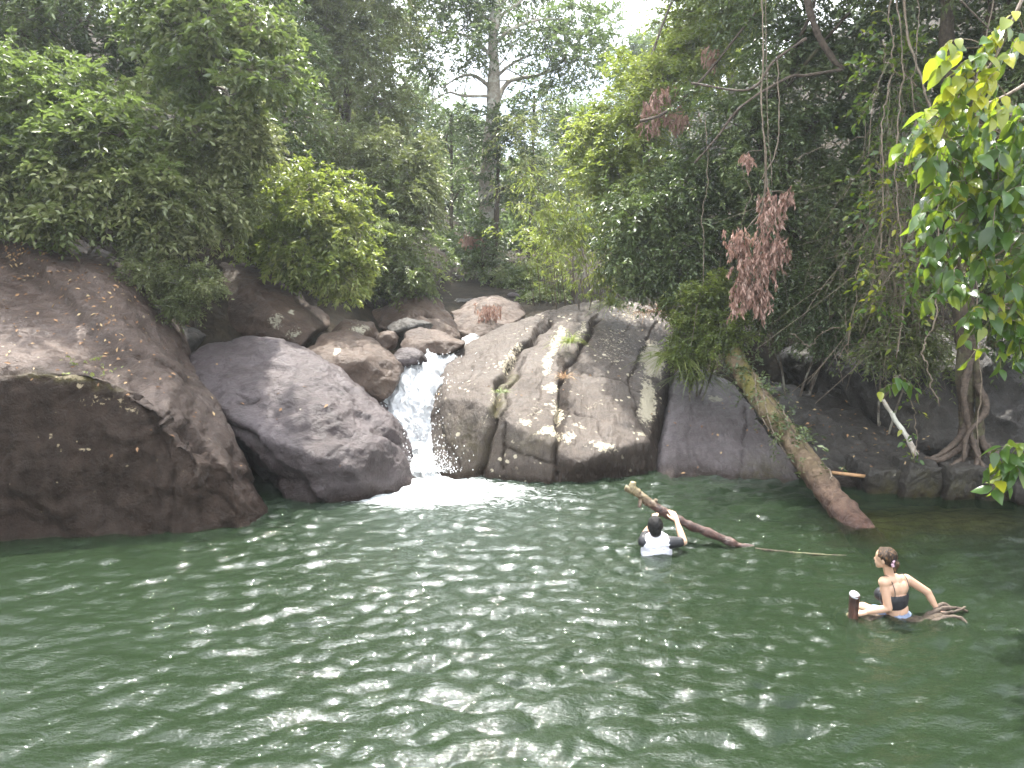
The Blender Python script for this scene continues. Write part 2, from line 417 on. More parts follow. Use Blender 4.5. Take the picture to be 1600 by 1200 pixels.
for (a_, b_, am_, ln_) in ((1030, 868, .014, .9), (1400, 972, .012, .8), (1340, 970, .006, .5), (1335, 818, .008, .8), (1180, 860, .008, .6)):
    c_ = Wn(a_, b_); dr_ = np.hypot(X - c_[0], Y - c_[1]); Z += am_ * np.exp(-dr_ / ln_) * np.sin(dr_ * 24 + 1.5 * fbm(np.stack([X, Y, 0 * X], -1), 1.3, 2, 21))
Xd = X + dxh[ii, jj] * calm * .9; Yd = Y + dyh[ii, jj] * calm * .9
P0 = np.stack([X, Y, 0 * X], -1).reshape(-1, 3)
px, py = proj(P0)
g = lambda cx, cy, sx, sy: np.exp(-(((px - cx) / sx) ** 2 + ((py - cy) / sy) ** 2))
turb = fbm(P0, 3.0, 3, 4).reshape(X.shape)
foam = np.clip(1.1 * g(668, 742, 60, 22) + .8 * g(612, 778, 70, 13) + .62 * g(720, 758, 100, 14) + .48 * g(690, 785, 180, 28) + .40 * g(820, 770, 240, 22) + .22 * g(760, 835, 320, 60) + .42 * g(1062, 862, 26, 6) + .4 * g(995, 862, 18, 6) + .36 * g(1485, 966, 30, 6) + .34 * g(1200, 860, 30, 4), 0, 1.2) - .34
Z += .05 * turb * np.clip(foam + .2, 0, 1).reshape(X.shape)
tb = terrain(X, Y)
clear = np.clip((1.0 + tb / 1.1), 0, 1).ravel() * .0
clear = .07 + .78 * np.clip(g(1500, 812, 150, 26) + 1.0 * g(1350, 822, 45, 22) + .35 * g(1380, 850, 60, 40), 0, 1) + .25 * (g(1350, 968, 60, 16) + g(1450, 975, 60, 14) + g(1028, 880, 26, 14))
bub = np.clip(g(690, 780, 210, 60) + .5 * g(800, 860, 260, 90), 0, 1)
mask = np.stack([np.clip(foam, -1, 1) , np.clip(clear, 0, .85), bub], -1)
# foam value is stored shifted so that it stays positive
struct(link('water', mesh_from('water', np.stack([Xd, Yd, Z], -1).reshape(-1, 3), [grid_faces(len(wx), len(wy))], True, {'mask': mask}), M['water']))

# ------------------------------------------------------------------ rocks
def to_mesh(verts_list, voxel, sm_iter, sm_fac=.5):
    """closed shells -> one continuous surface"""
    bm = bmesh.new()
    for pts in verts_list:
        if isinstance(pts, tuple):                       # ready (V, F) shell
            vs = [bm.verts.new(p) for p in pts[0]]
            for f in pts[1]:
                try: bm.faces.new([vs[i] for i in f])
                except ValueError: pass
        else:
            vs = [bm.verts.new(p) for p in pts]
            r = bmesh.ops.convex_hull(bm, input=vs)
            bmesh.ops.delete(bm, geom=list({g_ for g_ in r['geom_interior'] if isinstance(g_, bmesh.types.BMVert)} | {g_ for g_ in r['geom_unused'] if isinstance(g_, bmesh.types.BMVert)}), context='VERTS')
    bmesh.ops.recalc_face_normals(bm, faces=bm.faces)
    me = bpy.data.meshes.new('tmp'); bm.to_mesh(me); bm.free()
    o = bpy.data.objects.new('tmp', me); COL.objects.link(o)
    md = o.modifiers.new('r', 'REMESH'); md.mode = 'VOXEL'; md.voxel_size = voxel
    if sm_iter: s_ = o.modifiers.new('s', 'SMOOTH'); s_.factor = sm_fac; s_.iterations = sm_iter
    dg = bpy.context.evaluated_depsgraph_get(); dg.update()
    m2 = bpy.data.meshes.new_from_object(o.evaluated_get(dg))
    bpy.data.objects.remove(o); bpy.data.meshes.remove(me)
    V = np.empty(len(m2.vertices) * 3, np.float32); m2.vertices.foreach_get('co', V); V = V.reshape(-1, 3).astype(float)
    N = np.empty(len(m2.vertices) * 3, np.float32); m2.vertex_normals.foreach_get('vector', N); N = N.reshape(-1, 3).astype(float)
    return m2, V, N

def px3(rows):
    r = np.array(rows, float); return Pn(r[:, 0], r[:, 1], r[:, 2])

def rock(name, label, hulls, mat, voxel=.045, smooth=10, amp=(.07, .03), freq=.9, seed=1, grooves=(), steps=(), lichen=(), stain_shade=(), moss=(), stretch=(1, 1, 1), chip=.03, group='boulders around the waterfall', wet=.22, below=()):
    shells = []
    for h in hulls:
        pts = h if isinstance(h, np.ndarray) else px3(h)
        shells.append(pts)
    me, V, N = to_mesh(shells, voxel, smooth)
    Q = V * np.array(stretch)
    d = amp[0] * fbm(Q, freq, 3, seed) + amp[1] * fbm(Q, freq * 4.5, 4, seed + 5)
    rd = 1 - np.abs(fbm(Q * [1.3, 1, .8], 7.5, 3, seed + 70)); d -= .018 * np.clip(rd - .86, 0, 1) / .14 * .6; d += .007 * fbm(Q, 13, 2, seed + 71)
    # broad spalled facets: quantised noise gives shelves with crisp little edges
    q = fbm(Q + .3 * fbm(Q, 2, 2, seed + 8)[:, None], 1.3, 3, seed + 9) * 3; fq = q - np.floor(q)
    d += chip * (np.floor(q) + np.clip((fq - .82) / .18, 0, 1)) * .8
    px, py = proj(V); view = norm(V - np.array([0, 0, CH])); vis = (N * view).sum(1) < .15
    jit = 5 * fbm(V, 2.5, 3, seed + 31); jx, jy = px + jit, py + 5 * fbm(V, 2.5, 3, seed + 47)
    crk = np.zeros(len(V))
    for pl, wpx, dep in grooves:
        dd, _ = pld(jx, jy, pl); gk = np.exp(-(dd / wpx) ** 2) * vis; d -= dep * gk; crk = np.maximum(crk, gk * min(1, dep * 14))
    for pl, hgt, soft in steps:
        dd, sd = pld(jx, jy, pl); d += vis * hgt * (1 / (1 + np.exp(-dd * sd / soft)) - .5) * np.exp(-(dd / 90) ** 2)
    V2 = V + N * d[:, None]
    me.vertices.foreach_set('co', V2.astype(np.float32).ravel())
    def blobs(lst):
        r = np.zeros(len(V))
        for b in lst:
            if len(b) == 5: cx, cy, sx, sy, a = b; r = np.maximum(r, a * np.exp(-(((jx - cx) / sx) ** 2 + ((jy - cy) / sy) ** 2) ** 1.3))
            else: pl, wd, a = b; dd, _ = pld(jx, jy, pl); r = np.maximum(r, a * np.exp(-(dd / wd) ** 2))
        return r * vis
    bl = np.zeros(len(V))
    for pl, sf, am in below:  # face under a lip: dark film and shade put into the colour
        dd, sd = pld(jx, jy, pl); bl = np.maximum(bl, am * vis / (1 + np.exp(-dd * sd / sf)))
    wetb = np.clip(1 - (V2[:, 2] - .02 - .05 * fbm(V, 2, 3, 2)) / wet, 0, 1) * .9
    mask = np.stack([blobs(lichen), np.clip(np.maximum(np.maximum(np.maximum(blobs(stain_shade), bl), wetb), crk * .8), 0, 1), blobs(moss), np.ones(len(V))], -1)
    a = me.attributes.new('mask', 'FLOAT_COLOR', 'POINT'); a.data.foreach_set('color', mask.astype(np.float32).ravel())
    me.polygons.foreach_set('use_smooth', np.ones(len(me.polygons), bool)); me.update()
    me.name = name; me.materials.clear()
    o = link(name, me, M[mat]); tag(o, label, 'rock', group)
    return o

def back(rows, dy=2.5, dz=-.3):
    """the far side of a boulder: the same outline pulled in and set further back"""
    p = px3(rows); c_ = p.mean(0); q = c_ + (p - c_) * np.array([.75, 1, .8]); q[:, 1] = p[:, 1].mean() + dy; q[:, 2] += dz; return q

# big slab on the left, its front face a two-metre wall over the water
A_front = [(-300, 605, 8.9), (-60, 588, 9.1), (60, 580, 9.2), (135, 576, 9.3), (215, 606, 9.35), (275, 648, 9.4), (-300, 880, 8.5), (0, 846, 9.05), (240, 838, 9.15), (300, 835, 9.25), (305, 700, 9.4)]
A_back = [(-300, 330, 13.2), (60, 360, 13.4), (150, 378, 13.6), (200, 440, 13.0), (225, 480, 12.6), (262, 560, 11.7), (300, 640, 10.8)]
A2 = [(200, 470, 12.8), (250, 545, 11.9), (318, 640, 10.8), (352, 700, 10.2), (380, 760, 9.85), (396, 805, 9.6), (372, 826, 9.35), (300, 840, 9.3), (290, 700, 9.55), (368, 738, 9.55), (215, 560, 10.6), (230, 860, 9.8)]
lowA = np.array([[-12, 8.6, -1.5], [-3.2, 9.4, -1.5], [-12, 16, -1.5], [-6.5, 16, 0.5], [-3.2, 10.6, -1.5], [-7, 15.5, 3.0]])
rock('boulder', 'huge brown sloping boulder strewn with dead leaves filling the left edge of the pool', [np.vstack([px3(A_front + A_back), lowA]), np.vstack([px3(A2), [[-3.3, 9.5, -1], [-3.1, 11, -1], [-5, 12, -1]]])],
     'rock_left', .045, 3, (.045, .018), .8, 3, below=[([(-300, 607), (0, 585), (135, 580), (212, 614), (285, 657), (305, 705), (368, 737), (398, 805)], 3.5, .88)],  # front wall: brown-black staining, deepened by painted shade
     grooves=[([(215, 612), (232, 660), (262, 700), (268, 760), (262, 830)], 2.6, .07), ([(275, 648), (300, 690), (330, 700)], 2.4, .06), ([(300, 760), (345, 775), (372, 800)], 2.4, .06), ([(212, 630), (245, 650), (240, 690)], 2.4, .05), ([(0, 402), (60, 420), (95, 450), (120, 485), (150, 515), (185, 545), (215, 575)], 5, .05), ([(240, 720), (236, 760), (250, 800)], 3, .05), ([(200, 545), (250, 580), (300, 620)], 4, .05), ([(88, 700), (92, 820)], 2.2, .02), ([(165, 700), (160, 815)], 2, .02), ([(0, 583), (60, 578), (150, 585), (212, 612)], 3, .03)],
     steps=[([(0, 402), (60, 420), (95, 450), (120, 485), (160, 525), (215, 575), (270, 640)], -.20, 3.5), ([(160, 470), (230, 560), (300, 660), (370, 730)], -.10, 4)],
     lichen=[(105, 585, 34, 10, .62), (200, 640, 26, 12, .48), (160, 625, 60, 16, .40), (135, 702, 12, 5, .7), (120, 600, 8, 6, .8), (60, 640, 50, 40, .2)], 
     stain_shade=[(110, 760, 300, 90, .97), (300, 780, 70, 55, .95), (60, 680, 160, 70, .85), (240, 710, 60, 60, .8), ([(0, 402), (95, 450), (160, 525), (215, 575)], 7, .55)], moss=[(90, 585, 60, 9, .9), (170, 600, 30, 8, .8)], chip=.035)

B_top = [(281, 583, 11.9), (300, 550, 12.4), (345, 533, 12.8), (400, 527, 12.9), (450, 534, 12.8), (500, 556, 12.6), (555, 598, 12.3), (605, 642, 12.1), (632, 682, 11.9), (641, 722, 11.7), (644, 752, 11.5)]
B_bot = [(600, 772, 11.0), (555, 790, 10.75), (500, 796, 10.6), (455, 790, 10.65), (400, 720, 10.75), (340, 650, 11.1)]
B_mid = [(450, 600, 11.5), (520, 640, 11.15), (590, 700, 11.0), (500, 715, 10.45), (560, 735, 10.65), (360, 590, 11.7), (430, 690, 10.6)]
rock('boulder', 'large smooth purple-grey boulder between the left slab and the waterfall', [np.vstack([px3(B_top + B_bot + B_mid), back(B_top, 2.2), [[-3, 11.6, -1], [-1.3, 11.8, -1], [-2.4, 13.5, -1]]])],
     'rock_purple', .04, 9, (.06, .022), 1.0, 8, grooves=[([(370, 617), (395, 632), (408, 625)], 2.6, .05), ([(320, 645), (345, 655), (380, 675), (420, 705)], 5, .09), ([(375, 640), (400, 630)], 3, .04), ([(542, 603), (553, 612)], 3, .05), ([(585, 668), (620, 690)], 3, .04), ([(410, 745), (470, 760), (500, 785)], 6, .07)],
     steps=[([(320, 640), (380, 672), (425, 708), (470, 745), (500, 780)], -.12, 3)], lichen=[(470, 640, 3, 3, .6)], stain_shade=[(430, 755, 60, 22, .85), (600, 730, 40, 30, .4), (370, 720, 40, 30, .7)], stretch=(1, 1, 1.3), chip=.022)

C_pts = [(312, 384, 16.2), (345, 393, 16.2), (400, 418, 15.9), (440, 448, 15.4), (480, 488, 14.9), (498, 514, 14.5), (372, 432, 15.0), (412, 480, 14.4), (440, 494, 14.2), (432, 530, 14.3), (470, 544, 14.4), (380, 525, 14.6), (280, 512, 14.9), (225, 492, 15.3), (235, 430, 16.2)]
rock('boulder', 'angular leaning boulder with a reddish top and pale lichened end, above the purple-grey one', [np.vstack([px3(C_pts), back(C_pts[:6], 3.0, -.2)])],
     'rock_brown', .045, 4, (.03, .015), 1.2, 21, lichen=[(432, 500, 14, 20, .62), (460, 520, 20, 14, .5), (455, 487, 5, 5, .8)], stain_shade=[(360, 490, 50, 25, .7)], moss=[(340, 440, 30, 30, .3)], chip=.018)

D = [(474, 545, 13.3), (500, 521, 13.8), (540, 514, 14.0), (580, 528, 13.9), (612, 550, 13.7), (629, 574, 13.5), (622, 598, 13.2), (600, 625, 12.9), (540, 600, 12.7), (560, 560, 12.95), (500, 560, 12.9)]
rock('boulder', 'rounded brown boulder with one white patch, left of the head of the waterfall', [np.vstack([px3(D), back(D[:6], 1.6), px3([(550, 655, 13.2), (582, 655, 13.5)])])],
     'rock_brown', .04, 8, (.04, .02), 1.2, 33, lichen=[(527, 553, 7, 8, 1.), (538, 547, 12, 5, .45), (600, 555, 20, 10, .3)], stain_shade=[(600, 600, 25, 20, .4)], chip=.02)
def egg(cx, cy, rx, ry, Y, ry3=None, tilt=0., seed=0, box=.0):
    r_ = np.random.default_rng(seed); c_ = Pn(cx, cy, Y); s_ = 1 / ppm(Y)
    u = norm(r_.normal(size=(60, 3))); u = u / (1 + box * (np.abs(u).max(1, keepdims=True) - 1)) if box else u
    p = u * np.array([rx * s_, (ry3 or rx * s_ * .9), ry * s_]) * (1 + .12 * r_.normal(size=(60, 1)))
    ca, sa = math.cos(tilt), math.sin(tilt)
    return c_ + np.stack([p[:, 0] * ca - p[:, 2] * sa, p[:, 1], p[:, 0] * sa + p[:, 2] * ca], -1)
rock('boulder', 'small whitish domed stone on top of the brown boulder left of the falls', [egg(556, 520, 36, 19, 15.0, .5, -.25, 1)], 'rock_brown', .03, 5, (.02, .01), 2, 41, lichen=[(560, 512, 22, 10, .6)], chip=.01)
rock('boulder', 'small round brown stone left of the flat-topped rock above the falls', [egg(604, 533, 20, 17, 14.9, .3, 0, 2)], 'rock_brown', .03, 5, (.02, .01), 2, 42, chip=.01)
rock('boulder', 'small dark stone wedged behind the two little stones above the falls', [egg(640, 512, 34, 14, 16.2, .4, 0, 12)], 'rock_dark', .03, 5, (.02, .01), 2, 46, chip=.01)
E3 = [(624, 540, 15.0), (632, 520, 15.3), (655, 511, 15.6), (690, 516, 15.6), (728, 533, 15.2), (726, 538, 14.9), (700, 554, 14.6), (685, 530, 14.7), (630, 552, 14.6), (640, 538, 14.7)]
rock('boulder', 'flat-topped angular brown rock at the head of the waterfall', [np.vstack([px3(E3), back(E3[:5], 1.0)])], 'rock_brown', .03, 3, (.02, .01), 1.6, 43, stain_shade=[(710, 546, 20, 8, .5)], chip=.012)
rock('boulder', 'small purple stone touching the lip of the waterfall', [egg(636, 560, 27, 15, 14.25, .3, -.1, 4)], 'rock_purple', .03, 5, (.015, .008), 2, 44, stain_shade=[(659, 560, 6, 12, .8)], chip=.008)
Fp = [(596, 480, 18.5), (620, 462, 18.8), (650, 455, 19.2), (680, 468, 19.0), (700, 490, 18.7), (722, 528, 18.0), (690, 532, 17.2), (640, 525, 17.0), (600, 520, 17.2), (560, 500, 18.0), (640, 478, 17.6), (655, 495, 17.3)]
rock('boulder', 'tall faceted brown boulder in the shade behind the flat-topped rock', [np.vstack([px3(Fp), back(Fp[:6], 2.4)])], 'rock_brown', .05, 4, (.05, .02), 1.0, 51, grooves=[([(650, 493), (680, 494)], 3, .08)], stain_shade=[(610, 500, 30, 25, .4)], chip=.03)
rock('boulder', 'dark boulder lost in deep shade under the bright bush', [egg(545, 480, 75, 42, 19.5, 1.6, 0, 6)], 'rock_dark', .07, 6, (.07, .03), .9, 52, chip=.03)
Gp = [(700, 486, 19.5), (735, 468, 20.2), (770, 459, 20.6), (805, 472, 20.2), (826, 488, 19.6), (800, 505, 18.4), (745, 527, 17.6), (712, 515, 18.2), (760, 482, 18.9)]
rock('boulder', 'brown gabled boulder with withered plants on its face, beyond the upper cascade', [np.vstack([px3(Gp), back(Gp[:5], 2.2), px3([(740, 560, 18.0), (800, 545, 18.5)])])], 'rock_brown', .05, 4, (.04, .02), 1.0, 61, stain_shade=[(770, 520, 40, 12, .5)], chip=.025)
rock('boulder', 'low dark flat boulder behind the gabled one, by the tall tree', [egg(722, 472, 32, 12, 22.5, .8, .15, 7)], 'rock_dark', .05, 3, (.04, .02), 1.3, 62, lichen=[(710, 468, 20, 5, .45)], chip=.03)
rock('boulder', 'small pale pinkish stone behind the right shoulder of the gabled boulder', [egg(806, 466, 14, 9, 22.8, .35, -.2, 9)], 'rock_purple', .05, 3, (.03, .01), 1.3, 63, chip=.02)
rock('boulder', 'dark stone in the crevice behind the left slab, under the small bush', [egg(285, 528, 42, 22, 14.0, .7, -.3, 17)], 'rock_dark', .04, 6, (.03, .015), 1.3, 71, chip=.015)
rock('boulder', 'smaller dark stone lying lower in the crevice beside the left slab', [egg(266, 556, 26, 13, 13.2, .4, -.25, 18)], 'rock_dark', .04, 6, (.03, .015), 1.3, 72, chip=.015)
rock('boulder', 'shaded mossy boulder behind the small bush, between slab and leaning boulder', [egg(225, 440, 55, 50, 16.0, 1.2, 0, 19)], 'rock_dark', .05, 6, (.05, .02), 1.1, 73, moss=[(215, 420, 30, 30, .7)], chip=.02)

# the lichened slab right of the falls
H_top = [(735, 535, 15.8), (790, 508, 16.4), (870, 480, 17.0), (940, 470, 17.6), (990, 468, 17.8), (1030, 486, 17.2), (1050, 530, 16.0)]
H_edge = [(1050, 575, 15.0), (1034, 640, 13.5), (1014, 690, 12.45), (960, 700, 11.95), (905, 722, 11.62), (870, 712, 11.75), (790, 655, 12.1), (740, 625, 12.5), (700, 625, 12.8)]
H_left = [(672, 648, 13.2), (684, 600, 14.0), (700, 565, 14.8), (674, 690, 12.8)]
H_bot = [(684, 745, 12.1), (740, 752, 11.9), (785, 757, 11.85), (867, 768, 11.62), (915, 768, 11.75), (985, 768, 12.0), (1030, 756, 12.5), (1046, 660, 14.2)]
def rows(a, w_): return [(x_, y_, d_) for x_, y_, d_ in a if w_(x_)]
Hlow = [[-1.3, 12.4, -1], [.6, 11.9, -1], [2.2, 12.6, -1], [3.4, 17, -.5], [-1, 16.5, -.5]]
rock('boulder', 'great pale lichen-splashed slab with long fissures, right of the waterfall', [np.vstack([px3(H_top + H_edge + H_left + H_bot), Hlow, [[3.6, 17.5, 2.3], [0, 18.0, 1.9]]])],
     'rock_slab', .034, 3, (.03, .012), .9, 77, below=[([(867, 800), (868, 718), (905, 727), (945, 710), (1012, 692), (1040, 570), (1050, 500)], 3., .8)],  # shade of the undercut and right face painted dark
     grooves=[([(862, 500), (835, 528), (813, 551), (790, 580), (779, 600), (776, 639), (760, 689), (751, 739)], 4.2, .15), ([(819, 560), (798, 600), (789, 640), (786, 690), (785, 735)], 2.2, .07),
              ([(935, 501), (905, 545), (888, 572), (879, 598), (869, 645), (868, 755)], 3.0, .11), ([(1004, 545), (982, 598), (997, 645), (1011, 682)], 1.8, .05), ([(913, 582), (950, 595), (1022, 607)], 1.6, .035),
              ([(896, 639), (929, 654), (944, 682)], 1.6, .035), ([(765, 550), (740, 575), (719, 607)], 1.8, .035), ([(785, 692), (826, 714), (866, 726)], 1.8, .05), ([(848, 585), (842, 620), (835, 650)], 1.6, .03), ([(700, 700), (720, 735)], 2.4, .05), ([(690, 640), (697, 720)], 2.2, .04), ([(760, 565), (735, 600)], 1.4, .025), ([(985, 500), (960, 560), (950, 595)], 1.3, .02)],
     steps=[([(813, 551), (779, 600), (776, 639), (760, 689), (751, 739)], .09, 2.), ([(905, 545), (879, 598), (869, 645), (868, 715)], .08, 1.8), ([(700, 560), (745, 535), (800, 520)], .05, 3), ([(1004, 545), (982, 598), (997, 645), (1011, 682)], .05, 2)],
     lichen=[([(880, 515), (862, 545), (852, 575)], 11, .66), ([(912, 510), (900, 530)], 7, .6), (862, 602, 18, 9, .66), (868, 640, 16, 26, .62), (856, 678, 28, 16, .68), (822, 656, 16, 10, .66), (886, 684, 16, 14, .66), (840, 640, 30, 30, .38), (960, 540, 55, 50, .42), (1020, 560, 24, 40, .82), (1014, 625, 20, 40, .85), (945, 700, 26, 9, .7), (925, 690, 14, 6, .6), (1000, 678, 14, 8, .66), (930, 630, 22, 8, .42), (985, 490, 30, 14, .5), ([(812, 545), (800, 560), (785, 575)], 8, .55), (770, 620, 14, 16, .5), (760, 650, 20, 20, .35), (905, 665, 18, 12, .5)],
     stain_shade=[(965, 735, 85, 24, 1.), (1032, 690, 14, 80, 1.), (1042, 620, 10, 50, .9), (740, 680, 45, 40, .35), (690, 650, 14, 70, .55), (810, 735, 30, 16, .6), (715, 745, 50, 8, .8)], moss=[([(800, 580), (780, 620), (775, 640)], 9, .8), (730, 690, 40, 40, .28), (830, 690, 40, 20, .3)], stretch=(1.6, .55, .8), chip=.012, wet=.2)  # undercut and right-face entries are painted shade, the others staining
I_p = [(1052, 605, 14.4), (1080, 592, 14.8), (1140, 592, 14.6), (1175, 640, 13.6), (1215, 690, 12.7), (1243, 730, 12.0), (1248, 775, 11.45), (1140, 774, 11.55), (1028, 764, 11.9), (1036, 700, 12.8)]
rock('boulder', 'smooth grey tilted slab between the lichened slab and the fallen trunk', [np.vstack([px3(I_p), [[2.2, 12.2, -1], [4.4, 11.8, -1], [2.6, 15.5, 0], [4.6, 15, 0], [3.6, 16, 1.5]]])], 'rock_grey', .04, 8, (.04, .02), 1.0, 81,
     grooves=[([(1166, 640), (1163, 700), (1158, 750)], 2, .05), ([(1080, 640), (1075, 700), (1060, 755)], 2, .03)], lichen=[(1118, 628, 14, 8, .7), (1130, 757, 110, 5, .42)], stain_shade=[(1230, 740, 20, 30, .5)], moss=[(1200, 730, 40, 30, .4)], stretch=(1.6, .6, .6), chip=.02, group='rocks of the right bank')
J_p = [(1190, 590, 14.4), (1250, 600, 14.2), (1330, 630, 13.6), (1415, 680, 12.8), (1436, 722, 12.2), (1380, 742, 11.75), (1300, 745, 11.6), (1250, 735, 11.8), (1225, 690, 12.6), (1290, 690, 12.4)]
rock('boulder', 'dark damp ledge scattered with leaf litter, right of the fallen trunk', [np.vstack([px3(J_p), [[3.8, 12, -1], [6.2, 11.8, -1], [6.5, 14, -.5], [4.6, 15.5, .5]]])], 'rock_dark', .045, 8, (.05, .025), 1.0, 91, grooves=[([(1345, 680), (1355, 700), (1350, 715)], 3, .06)], lichen=[(1330, 720, 12, 5, .3)], chip=.04, group='rocks of the right bank')
K_p = [(1232, 560, 14.6), (1260, 535, 15.2), (1400, 520, 14.6), (1520, 520, 13.8), (1680, 520, 13), (1680, 720, 12.3), (1540, 728, 12.3), (1440, 716, 12.7), (1400, 668, 13.0), (1330, 622, 13.6), (1300, 580, 13.7), (1400, 600, 13.0)]
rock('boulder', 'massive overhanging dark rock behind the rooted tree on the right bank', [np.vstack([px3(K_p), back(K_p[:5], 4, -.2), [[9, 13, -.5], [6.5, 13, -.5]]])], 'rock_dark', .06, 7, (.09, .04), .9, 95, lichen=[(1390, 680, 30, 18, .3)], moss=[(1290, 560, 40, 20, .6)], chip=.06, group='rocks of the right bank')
def block(cx, cy, w_, h_, Y, dep, seed, skew=0):
    r_ = np.random.default_rng(seed); s_ = 1 / ppm(Y); c_ = Pn(cx, cy, Y); o_ = []
    for a in (-1, 1):
        for b in (0, 1):
            for d_ in (-1, 1):
                o_.append(c_ + np.array([a * w_ * s_ / 2 * (1 - .12 * (d_ > 0)) + skew * b, b * dep, d_ * h_ * s_ / 2 + (.05 * b)]) + r_.normal(size=3) * .035)
    o_ = np.array(o_); return np.vstack([o_, o_.mean(0) + (o_ - o_.mean(0)) * np.array([1.08, .9, .55])])
for (cx, cy, w_, h_, Yd_, dep, sd, lb) in [(1392, 768, 66, 66, 10.95, .9, 1, 'mossy slanting stone block at the water, leftmost of the bank blocks'), (1449, 764, 66, 80, 10.75, .8, 5, 'cube-like grey stone block in the middle of the row at the water'),
                                   (1507, 768, 48, 72, 10.65, .7, 8, 'narrow upright stone block right of the cube-like one'), (1560, 770, 52, 66, 10.6, .7, 11, 'dark cracked stone block half hidden by the lowest leafy branch')]:
    rock('stone_block', lb, [block(cx, cy, w_, h_, Yd_, dep, sd)], 'rock_dark', .025, 5, (.02, .012), 2.0, 100 + sd, lichen=[(cx, cy - 28, 26, 6, .42)], moss=[(cx, cy, 30, 30, .45)], chip=.02, group='stone blocks along the right shore')
rock('stone_block', 'flat low stone just above the water between the fallen trunk and the blocks', [block(1335, 764, 90, 24, 11.3, .8, 21, -.1)], 'rock_dark', .03, 5, (.02, .012), 2.0, 121, chip=.02, group='stone blocks along the right shore')
rock('stone_block', 'far right dark stone at the edge of the pool', [block(1630, 766, 80, 64, 10.4, .8, 25)], 'rock_dark', .03, 5, (.02, .012), 2.0, 122, chip=.03, group='stone blocks along the right shore')

# ------------------------------------------------------------------ falling water
def sheet(name, rws, nu, nv, amp, seed):
    r_ = np.array(rws, float); t = np.linspace(0, len(r_) - 1, nv)
    yy = np.interp(t, range(len(r_)), r_[:, 0]); xa = np.interp(t, range(len(r_)), r_[:, 1]); xb = np.interp(t, range(len(r_)), r_[:, 2]); dd = np.interp(t, range(len(r_)), r_[:, 3])
    u = np.linspace(0, 1, nu); PX = xa[:, None] + (xb - xa)[:, None] * u[None]; P_ = Pn(PX, yy[:, None] + 0 * PX, dd[:, None] + 0 * PX)
    bulge = np.sin(np.pi * u)[None] * .10
    q = P_ * np.array([3.0, 1.0, 1.15]); q[..., 2] += t[:, None] * 0
    d_ = fbm(q, 1.6, 5, seed, .62) * amp + bulge
    P_[..., 1] -= d_; P_[..., 2] += d_ * .55
    P_[..., 0] += .07 * fbm(q * [1, 1, 3.], 2, 4, seed + 4)
    bk = P_.copy(); bk[..., 1] += .25; bk[..., 2] -= .2
    V = np.concatenate([P_.reshape(-1, 3), bk.reshape(-1, 3)]); f = grid_faces(nv, nu)
    b_ = nv * nu; ring = np.concatenate([np.arange(nu - 1), np.arange(nu - 1, b_ - 1, nu), np.arange(b_ - 1, b_ - nu, -1), np.arange(b_ - nu, 0, -nu)])
    rn = np.roll(ring, -1); side = np.stack([ring, rn, rn + b_, ring + b_], -1)
    return link(name, mesh_from(name, V, [f, f[:, ::-1] + b_, side], True), M['white_water'])
struct(sheet('waterfall', [(549, 655, 706, 15.0), (558, 640, 704, 14.6), (575, 622, 698, 14.2), (605, 592, 686, 13.7), (650, 590, 682, 13.1), (700, 600, 680, 12.65), (735, 605, 690, 12.25), (758, 610, 712, 12.0)], 90, 190, .13, 7))
struct(sheet('upper_cascade', [(510, 714, 732, 19.5), (518, 719, 737, 18.6), (530, 724, 750, 17.6), (544, 712, 752, 16.6), (552, 690, 730, 15.3)], 40, 70, .12, 17))
# spray thrown up where the fall hits the pool
mb = MB(); ico_v = norm(np.array([[1, 0, 0], [-1, 0, 0], [0, 1, 0], [0, -1, 0], [0, 0, 1], [0, 0, -1.]])); ico_f = np.array([[0, 2, 4], [2, 1, 4], [1, 3, 4], [3, 0, 4], [2, 0, 5], [1, 2, 5], [3, 1, 5], [0, 3, 5]])
for k in range(1500):
    if k < 800: c0 = Pn(rng.normal(668, 22), 738, 12.0 + rng.normal(0, .12)) + np.array([0, 0, abs(rng.normal(0, .17))])
    else:
        yy_ = rng.uniform(550, 740); c0 = Pn(np.interp(yy_, [550, 610, 680, 740], [700, 684, 678, 690]) + rng.normal(-20, 26), yy_, np.interp(yy_, [550, 610, 700, 740], [14.6, 13.3, 12.3, 11.9]) - rng.uniform(.1, .3))
    mb.add(c0 + ico_v * np.array([1, 1, rng.uniform(1, 2.2)]) * rng.uniform(.003, .011), ico_f)
stuff(mb.build('spray', M['droplet']), 'fine white droplets thrown up around the waterfall', 'spray')
# ------------------------------------------------------------------ foliage
LEAF_S = (np.array([[0, 0, 0], [.42, -.5, .10], [1, 0, -.12], [.42, .5, .10]]), np.array([[0, 1, 2], [0, 2, 3]]))
_u = [0, .12, .35, .62, .86, 1]; _w = [0, .30, .5, .42, .18, 0]
def _big():
    v = [[_u[k], 0, -.22 * _u[k] ** 2] for k in range(6)]
    for s_ in (-1, 1): v += [[_u[k] - .02, s_ * _w[k], -.22 * _u[k] ** 2 + .16 * _w[k] * 2 * .5] for k in range(1, 5)]
    f3 = [[0, 6, 1], [5, 4, 9], [0, 1, 10], [5, 13, 4]]; f4 = []
    for k in range(1, 4): f4 += [[k, 5 + k, 6 + k, k + 1], [k, k + 1, 10 + k, 9 + k]]
    return np.array(v), np.array(f3), np.array(f4)
LEAF_B = _big()

